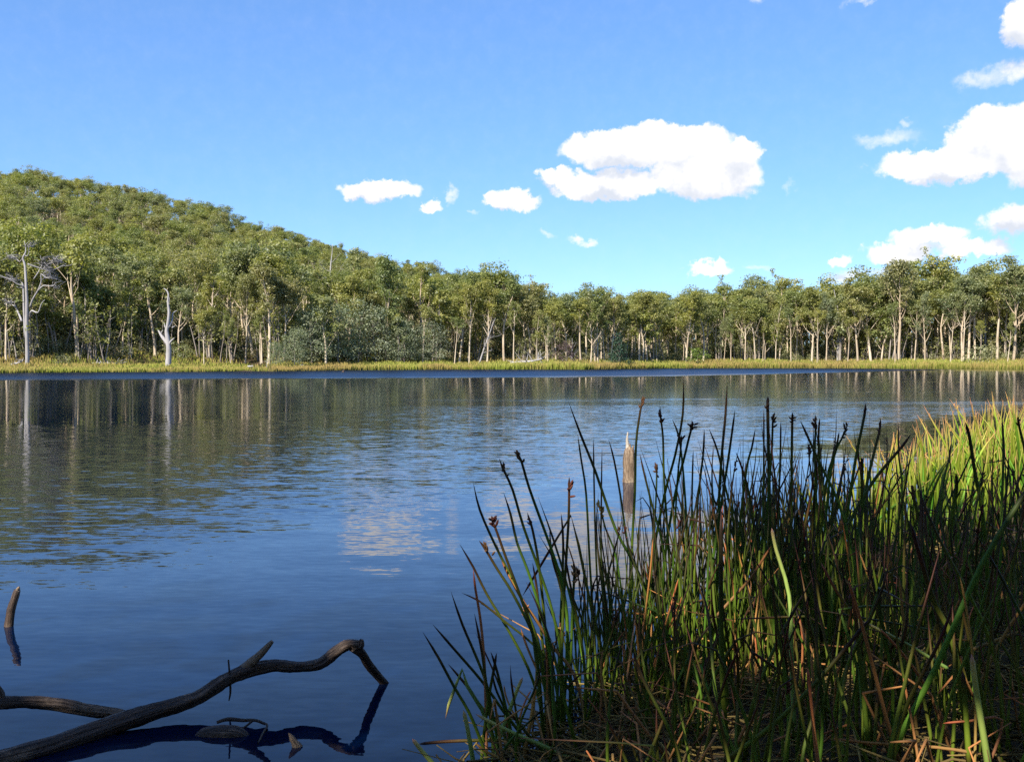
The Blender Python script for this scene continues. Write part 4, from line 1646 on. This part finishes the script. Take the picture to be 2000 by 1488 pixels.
for pts, r, fl, mt in [
        (C8((1348, 185), (1344, 232), (1310, 400), (1285, 560), (1240, 850), (1200, 1260)), .009, FL, 'sedge'),
        (C8((1411, 246), (1405, 300), (1380, 400), (1345, 560), (1300, 850), (1290, 1260)), .009, FL, 'sedge'),
        (C8((1537, 308), (1500, 360), (1440, 430), (1370, 520), (1270, 700), (1200, 900), (1160, 1260)), .010, None, 'sedge'),
        (C8((1278, 265), (1250, 330), (1220, 400), (1190, 600), (1150, 1260)), .007, FL, 'sedge'),
        (C8((1758, 262), (1775, 320), (1800, 480), (1830, 640), (1850, 900), (1860, 1260)), .011, None, 'sedge'),
        (C8((1720, 470), (1722, 540), (1700, 700), (1680, 1260)), .011, None, 'sedge'),
        (C8((1483, 262), (1485, 400), (1500, 600), (1480, 1260)), .006, None, 'sedge'),
        (C8((1910, 245), (1915, 400), (1905, 700), (1890, 1260)), .008, None, 'sedge'),
        (C8((1975, 235), (1980, 280), (2010, 420), (2060, 800), (2080, 1260)), .008, FL, 'sedge'),
        (C8((1540, 520), (1545, 560), (1590, 800), (1620, 1280)), .010, FL, 'sedge'),
        (C8((1240, 300), (1225, 380), (1180, 560), (1120, 1260)), .007, None, 'sedge'),
        (C8((1160, 245), (1155, 330), (1160, 500), (1170, 1260)), .007, None, 'sedge'),
        (C8((1700, 350), (1690, 420), (1660, 560), (1560, 1260)), .007, None, 'sedge'),
        (C8((1330, 410), (1335, 450), (1330, 700), (1320, 1260)), .008, FL, 'sedge')]:
    px_stem(RT, pts, r, mt, NR.uniform(-.15, .15), fl)


def C7(*p):
    return [(1400 + a / 2.332, 850 + b / 2.332) for a, b in p]


FR = CLUMPS['front']
for pts, r, mt, Y in [
        (C7((1480, 150), (1399, 270), (1200, 600), (1000, 1050), (850, 1340), (760, 1560)), .011, 'sedge', 3.1),
        (C7((150, 980), (240, 1040), (420, 1180), (560, 1290)), .007, 'sedge', 3.4),
        (C7((650, 840), (850, 940), (1000, 1030), (1050, 1060)), .007, 'sedge_pale', 3.4),
        (C7((645, 840), (650, 1000), (660, 1200), (680, 1480)), .0075, 'sedge_pale', 3.4),
        (C7((615, 680), (640, 900), (660, 1100), (700, 1500)), .009, 'sedge', 3.3),
        (C7((250, 420), (270, 520), (330, 730), (340, 1000), (360, 1500)), .009, 'sedge_pale', 3.6),
        (C7((830, 640), (850, 840), (880, 1100), (930, 1500)), .007, 'sedge_dead', 3.5),
        (C7((880, 390), (940, 600), (1000, 780), (1080, 960), (1160, 1500)), .011, 'sedge', 3.3),
        (C7((700, 830), (560, 1000), (400, 1180), (240, 1330), (40, 1480)), .009, 'sedge', 3.1),
        (C7((1160, 995), (1180, 1150), (1220, 1400), (1240, 1520)), .012, 'sedge_pale', 3.0),
        (C7((1120, 1075), (1130, 1200), (1150, 1500)), .010, 'sedge', 3.1),
        (C7((250, 500), (160, 640), (100, 710), (0, 820)), .007, 'sedge_dead', 4.3),
        (C7((20, 330), (20, 800), (30, 1200), (60, 1520)), .011, 'sedge', 3.4),
        (C7((1380, 890), (1280, 930), (1150, 980)), .007, 'sedge_dead', 3.4),
        (C7((530, 1380), (700, 1400), (1000, 1420), (1200, 1450)), .006, 'sedge_dead', 3.1),
        (C7((1030, 1310), (1150, 1300), (1300, 1295), (1240, 1500)), .005, 'sedge_dead', 3.1),
        (C7((410, 730), (415, 900), (420, 1200), (430, 1500)), .008, 'sedge', 3.5),
        (C7((475, 580), (540, 700), (600, 790), (700, 950), (850, 1200), (900, 1500)), .008, 'sedge', 3.6)]:
    px_stem(FR, pts, r, mt, 0, None, baseY=Y, tipfrac=.06, lift=1)


def fill(parent, n_obj, n_mass, sampler, heights, kinds, fl_rate, rr, tilt=.13, name_mass='stems', mat_mass=None):
    """up to n_obj stems as parts of their own, the rest joined into one mass"""
    for _ in range(n_obj):
        x, y = sampler()
        z = max(ground_z(x, y), -.15)
        kd = NR.choice(kinds)
        H = heights(x, y) * (NR.uniform(.55, 1.08) if kd != 'd' else NR.uniform(.35, .85))
        put_stem(parent, (x, y, z), H, kd, abs(NR.gauss(0, tilt)), NR.uniform(0, 6.28), rr * NR.uniform(.75, 1.25), (FL if kd == 'g' else FLP) if NR.random() < fl_rate and kd != 'd' else None)
    if n_mass:
        T = Tubes()
        for _ in range(n_mass):
            x, y = sampler()
            z = max(ground_z(x, y), -.15)
            H = heights(x, y) * NR.uniform(.4, 1.0)
            d = Vector((NR.gauss(0, tilt), NR.gauss(0, tilt), 1)).normalized()
            c = Vector((NR.gauss(0, .05), NR.gauss(0, .05), 0)) * H
            r = rr * NR.uniform(.7, 1.15)
            b = Vector((x, y, z - .05)) - parent.location
            T.tube([b, b + d * H * .33 + c * .1, b + d * H * .67 + c * .45, b + d * H + c], [r, r * .9, r * .75, r * .1], 5)
        o = T.obj(name_mass, mat_mass, parent)
        o['kind'] = 'stuff'


def in_region(x0, x1, y0, y1, dmin, dmax, wedge=None):
    def s():
        while True:
            x, y = NR.uniform(x0, x1), NR.uniform(y0, y1)
            d = bank_d(x, y)
            if dmin < d < dmax and (wedge is None or wedge(x, y)):
                return x, y
    return s


def colpx(x, y):
    return 1000 + F * x / y


fill(E, 46, 0, in_region(-.1, .7, 3.5, 5.2, -.25, .3), lambda x, y: .35 + .62 * min(1, max(0, (colpx(x, y) - 950) / 220)), 'gggd', .1, .006)
fill(MD, 200, 330, in_region(.3, 2.3, 4.2, 7.0, -.35, .7), lambda x, y: 1.02 + .18 * min(1, max(0, (colpx(x, y) - 1150) / 300)), 'gggggd', .16, .0060, .15, 'stems', M['sedge'])
fill(RT, 190, 230, in_region(1.4, 4.2, 4.4, 7.4, 0.0, 2.4, lambda x, y: y < 5.0 + .55 * x - .3 and (colpx(x, y) < 1700 or NR.random() < .4)), lambda x, y: 1.06, 'ggggggd', .12, .0062, .16, 'stems', M['sedge'])
fill(FR, 140, 150, in_region(.3, 2.6, 2.9, 4.2, .25, 3.0, lambda x, y: colpx(x, y) > 1180), lambda x, y: .55 + .45 * min(1, max(0, (colpx(x, y) - 1200) / 600)), 'ggggd', .05, .0066, .2, 'stems', M['sedge'])

def dead_mass(parent, n, sampler, hmin, hmax):
    T = Tubes()
    for _ in range(n):
        x, y = sampler()
        z = max(ground_z(x, y), -.1)
        H = NR.uniform(hmin, hmax)
        d = Vector((NR.gauss(0, .5), NR.gauss(0, .5), 1)).normalized()
        r = NR.uniform(.0035, .0065)
        b = Vector((x, y, z - .04)) - parent.location
        k1 = b + d * H * NR.uniform(.5, .9)
        d2 = (d + Vector((NR.gauss(0, .9), NR.gauss(0, .9), NR.uniform(-1.3, .1)))).normalized()
        T.tube([b, b.lerp(k1, .5), k1, k1 + d2 * H * NR.uniform(.15, .6)], [r, r, r * .9, r * .4], 5, NR.uniform(0, .3), NR.uniform(.5, 1))
    o = T.obj('dead_stems', M['sedge_dead'], parent)
    o['kind'] = 'stuff'


dead_mass(E, 22, in_region(-.1, .7, 3.4, 5.0, -.1, .4), .15, .5)
dead_mass(MD, 75, in_region(.3, 2.3, 4.2, 7.0, -.2, .8), .2, .8)
dead_mass(RT, 100, in_region(1.4, 4.2, 4.4, 7.4, 0, 2.4), .2, .8)
dead_mass(FR, 75, in_region(.2, 2.6, 2.9, 4.2, .15, 3.0), .15, .6)

# sunlit reeds further along the bank
RB = empty('reed_bed', (5.0, 9.4, .2), 'sunlit bright green reed bed with orange tips at the right edge', 'reeds')
fill(RB, 290, 1250, in_region(2.6, 9.5, 7.2, 15, -.5, 2.6, lambda x, y: colpx(x, y) > 1560 and y > 6.4 + .35 * x), lambda x, y: .86 + .30 * min(1, max(0, (colpx(x, y) - 1600) / 330)), 'b', .35, .0125, .15, 'stems', M['reed_bright'])
RB2 = empty('reed_bed', (12, 17.5, .2), 'reed bed past the right edge beyond the sunlit reeds', 'reeds')
fill(RB2, 0, 1800, in_region(7, 20, 11, 26, -.5, 2.6), lambda x, y: 1.15, 'b', 0, .009, .13, 'stems', M['reed_bright'])

# dead straw on the bank
T = Tubes()
for _ in range(3600):
    while True:
        x, y = NR.uniform(-.2, 4.2), NR.uniform(2.6, 7.4)
        d = bank_d(x, y)
        if d > -.12:
            break
    z = max(0.0, ground_z(x, y)) + abs(NR.gauss(0, .05))
    L = NR.uniform(.12, .6)
    a = NR.uniform(0, 6.28)
    dv = Vector((math.cos(a), math.sin(a), NR.gauss(0, .22)))
    c = Vector((x, y, z))
    sd_ = Vector((-dv.y, dv.x, .3)) * NR.gauss(0, .05)
    r = NR.uniform(.002, .0055)
    T.tube([c - dv * L * .5, c + sd_, c + dv * L * .5], [r, r, r * .6], 4, 0, NR.random(), cap=False)
o = T.obj('straw_litter', M['straw'])
tag(o, 'matted brown straw and broken stems lying on the near bank', 'straw', kind='stuff')


# ------------------------------------------------------------------ drowned branch, stumps
class Wood(Tubes):
    def __init__(self):
        super().__init__()
        self.a = []

    def limb(self, pts, rad, sides=14, rough=.07, seed=0, k=6, ridges=5):
        rg = random.Random(seed)
        sp = smooth_path(pts, k)
        rr = np.interp(np.linspace(0, len(pts) - 1, len(sp)), range(len(pts)), rad)
        base = len(self.v)
        self.tube(sp, list(rr), sides, 0, sum((sp[i + 1] - sp[i]).length for i in range(len(sp) - 1)))
        ph = [rg.uniform(0, 6.28) for _ in range(3)]
        n = len(sp)
        for i in range(n):
            c = sp[i]
            for s_ in range(sides):
                ix = base + i * sides + s_
                q = Vector(self.v[ix])
                an = 2 * math.pi * s_ / sides
                w = 1 + rough * (math.sin(an * 2 + ph[0] + i * .11) + .9 * math.sin(an * ridges + ph[1] + i * .09) + .6 * math.sin(an * 9 + ph[2] + i * .2) + .8 * math.sin(i * .55 + ph[2]) * math.sin(i * .23 + ph[0])) + rg.uniform(-rough, rough) * .5
                self.v[ix] = tuple(c + (q - c) * w)
                self.a.append(s_ / sides)

    def obj(self, name, mat, parent=None):
        return mesh_obj(name, self.v, self.f, mat, parent, True, {'along': self.t, 'around': self.a})


def L5(x, y, by):
    """photo pixel of a limb point and the row where the water lies straight below it"""
    Y = gnd(x, by).y
    return at(x, y, Y)


def px_r(w, Y):
    return w / 2 / F * Y


branch = empty('drowned_branch', gnd(380, 1400), 'long dark crooked dead branch arching out of the water at lower left', 'branch')
B0 = branch.location
main = [(-60, 1502, 1506), (0, 1483, 1492), (100, 1456, 1466), (200, 1421, 1436), (300, 1388, 1412), (380, 1364, 1397), (440, 1328, 1384), (480, 1312, 1377), (532, 1300, 1371), (580, 1302, 1366),
        (624, 1296, 1363), (656, 1272, 1361), (680, 1258, 1360), (702, 1259, 1360)]
wd = [30, 30, 31, 32, 32, 29, 28, 29, 23, 19, 21, 22, 23, 18]
Wd_ = Wood()
P = [L5(*m_) - B0 for m_ in main]
Wd_.limb(P, [px_r(w, 4.3) for w in wd], 26, .085, 1, 8)
Wd_.obj('limb', M['log'], branch)
Wd_ = Wood()
Wd_.limb([L5(690, 1262, 1360) - B0, L5(706, 1275, 1356) - B0, L5(722, 1300, 1347) - B0, L5(748, 1330, 1334) - B0, L5(765, 1352, 1330) - B0], [px_r(w, 4.6) for w in (24, 18, 17, 15, 14)], 12, .06, 2)
Wd_.obj('fork', M['log'], branch)
Wd_ = Wood()
Wd_.limb([L5(690, 1265, 1360) - B0, L5(702, 1258, 1360) - B0, L5(707, 1248, 1360) - B0], [px_r(w, 4.6) for w in (20, 18, 5)], 10, .12, 3)
Wd_.obj('knot', M['log'], branch)
Wd_ = Wood()
Wd_.limb([L5(470, 1312, 1377) - B0, L5(490, 1294, 1377) - B0, L5(510, 1276, 1378) - B0, L5(532, 1252, 1378) - B0], [px_r(w, 4.5) for w in (20, 17, 14, 7)], 10, .09, 4)
Wd_.obj('broken_stub', M['stump'], branch)
Wd_ = Wood()
Wd_.limb([L5(446, 1288, 1385) - B0, L5(449, 1322, 1385) - B0, L5(450, 1350, 1385) - B0, L5(447, 1368, 1385) - B0], [px_r(w, 4.4) for w in (3, 5, 5, 2)], 6, .08, 5)
Wd_.obj('twig', M['log'], branch)

b2 = empty('drowned_branch', gnd(100, 1400), 'shorter dark branch sinking into the water behind the long crooked one', 'branch')
B0 = b2.location
Wd_ = Wood()
Wd_.limb([L5(a, b, c) - B0 for a, b, c in [(-60, 1378, 1440), (0, 1372, 1430), (60, 1370, 1422), (120, 1376, 1414), (180, 1387, 1408), (230, 1394, 1402), (265, 1408, 1402), (300, 1425, 1402)]],
         [px_r(w, 4.2) for w in (26, 26, 25, 24, 22, 20, 18, 16)], 22, .085, 6, 8)
Wd_.obj('limb', M['log'], b2)
Wd_ = Wood()
Wd_.limb([L5(-8, 1372, 1430) - B0, L5(2, 1356, 1430) - B0, L5(-4, 1338, 1432) - B0], [px_r(w, 4.2) for w in (20, 16, 5)], 8, .1, 7)
Wd_.obj('twig', M['log'], b2)

b3 = empty('sunken_log', gnd(435, 1434), 'wet rounded back of a sunken log just breaking the surface', 'log')
B0 = b3.location
Wd_ = Wood()
Wd_.limb([L5(375, 1440, 1434) - B0 + Vector((0, 0, -.03)), L5(400, 1434, 1434) - B0, L5(435, 1431, 1434) - B0, L5(465, 1433, 1434) - B0, L5(500, 1442, 1434) - B0 + Vector((0, 0, -.03))], [.01, .028, .036, .030, .012], 12, .05, 8)
Wd_.obj('limb', M['log'], b3)
b4 = empty('floating_twig', gnd(480, 1420), 'thin forked twig resting on the water behind the sunken log', 'twig')
B0 = b4.location
Wd_ = Wood()
Wd_.limb([L5(424, 1410, 1414) - B0, L5(445, 1404, 1414) - B0, L5(475, 1406, 1414) - B0, L5(498, 1406, 1416) - B0, L5(518, 1414, 1418) - B0], [.006, .008, .008, .007, .004], 8, .1, 9)
Wd_.limb([L5(500, 1406, 1416) - B0, L5(512, 1410, 1418) - B0, L5(522, 1416, 1420) - B0, L5(514, 1430, 1432) - B0, L5(504, 1450, 1452) - B0], [.006, .005, .005, .004, .002], 6, .1, 10)
Wd_.limb([L5(492, 1408, 1416) - B0, L5(480, 1418, 1420) - B0, L5(468, 1424, 1424) - B0], [.006, .005, .003], 6, .1, 11)
Wd_.obj('twig', M['log'], b4)
b5 = empty('snag', gnd(576, 1456), 'small pale splintered snag poking up beside the branch reflection', 'snag')
B0 = b5.location
Wd_ = Wood()
Wd_.limb([L5(582, 1460, 1456) - B0, L5(576, 1450, 1456) - B0, L5(570, 1440, 1456) - B0, L5(564, 1431, 1456) - B0], [.022, .018, .011, .002], 8, .12, 12)
Wd_.obj('spike', M['stump'], b5)

s1 = empty('stump', gnd(18, 1222), 'leaning broken post standing in the water at the left edge', 'stump')
B0 = s1.location
Wd_ = Wood()
Wd_.limb([L5(14, 1240, 1222) - B0, L5(18, 1216, 1222) - B0, L5(22, 1190, 1222) - B0, L5(30, 1165, 1222) - B0, L5(34, 1152, 1222) - B0], [px_r(w, 5.8) for w in (17, 17, 16, 15, 12)], 12, .07, 13)
Wd_.obj('post', M['log'], s1)
Wd_ = Wood()
Wd_.limb([L5(34, 1153, 1222) - B0, L5(36, 1148, 1222) - B0, L5(38, 1145, 1222) - B0], [px_r(w, 5.8) for w in (8, 6, 2)], 7, .15, 14)
Wd_.obj('splinter', M['stump'], s1)

s2 = empty('stump', gnd(1228, 941), 'broken brown stump with a pale splinter standing in open water behind sedges', 'stump')
B0 = s2.location
Wd_ = Wood()
Wd_.limb([L5(1229, 960, 941) - B0, L5(1229, 940, 941) - B0, L5(1229, 915, 941) - B0, L5(1229, 892, 941) - B0, L5(1230, 878, 941) - B0, L5(1231, 873, 941) - B0], [px_r(w, 12.6) for w in (23, 22, 21, 20, 16, 10)], 20, .10, 15)
Wd_.obj('post', M['stump'], s2)
for j, (pts_, ws) in enumerate([([(1226, 890), (1225.5, 872), (1224.5, 858), (1226, 844)], (9, 6.5, 5.5, 3)), ([(1235, 888), (1236, 876), (1237, 870)], (8, 5, 2)), ([(1230, 884), (1230.5, 872), (1230, 866)], (7, 4, 1.5))]):
    Wd_ = Wood()
    Wd_.limb([L5(x_, y_, 941) - B0 for x_, y_ in pts_], [px_r(w, 12.6) for w in ws], 8, .16, 16 + j, 4)
    Wd_.obj('splinter', M['stump_pale'] if j == 0 else M['stump'], s2)
for (px, py, h, lab) in [(670, 727, .35, 'tiny dark snag in the water off the yellow reeds'), (982, 721, .5, 'small dark snag at the far waterline near mid picture')]:
    g = gnd(px, py)
    Wd_ = Wood()
    Wd_.limb([Vector((0, 0, -.3)), Vector((.05, 0, h * .5)), Vector((.2, .1, h))], [.16, .13, .04], 8, .1, 20)
    o = Wd_.obj('snag', M['log'])
    o.location = g
    tag(o, lab, 'snag')

# ------------------------------------------------------------------ trees on the near bank that shade the sedges
for sd_i, dn in ((801, 7.0), (802, 5.2), (804, 3.8)):
    register('shade', *gum_variant(sd_i, 9.0, .30, .36, 12, 1.1, 1.2, .05, dn, lk=1.0), M['bark'], M['gum_leaf'])
register('dense', *gum_variant(803, 9.0, .25, .40, 15, 1.1, 1.5, .05, 30), M['bark'], M['gum_leaf'])  # unseen full crowns, added to keep skylight off the sedges
NEARB = [('shade', 0, -3.7, -1.5, 9.2, 'gum on the near bank beside the viewer casting shade over the branch'), ('shade', 1, -1.3, -2.3, 9.6, 'gum directly behind the viewer shading the sedges'),
         ('shade', 2, 1.0, -1.5, 8.6, 'gum behind the viewer at the right of the shading pair'), ('shade', 0, -8.2, -4.6, 10.0, 'gum further along the near bank behind the branch'),
         ('dense', 0, 5.4, -4.8, 9.0, 'unseen dense gum added away from the branch to block skylight'), ('dense', 0, 2.4, -7.6, 10.0, 'unseen second-row gum added straight behind the viewer to block skylight')]
for i, (kd, vr, x, y, H, lab) in enumerate(NEARB):
    o = plant(kd, vr, 'gum_tree', (x, y, ground_z(x, y) - .1), H, lab, 'tree', 'gums of the near bank behind the viewer', href=9.0)
    o.rotation_euler = (0, 0, 1.3 * i)
for i, (x, y, H) in enumerate([(-6, -2.8, 3.6), (-3.4, -3.4, 3.4), (-1, -3.8, 3.8), (1.5, -4.2, 3.6), (4, -3.6, 3.5), (6.6, -2.6, 3.3), (-8.6, -2.8, 3.4), (0.2, -5.4, 4.5), (3.2, -5.8, 4.5), (-4.6, -5.2, 4.5)]):  # unseen shrub wall, added to cut low skylight on the near bank
    plant('shrub', i, 'bush', (x, y, ground_z(x, y) - .05), H, 'unseen tall leafy shrub added behind the viewer to block low sky', 'bush', 'unseen shrubs added behind the viewer to block low sky', sxy=1.1)
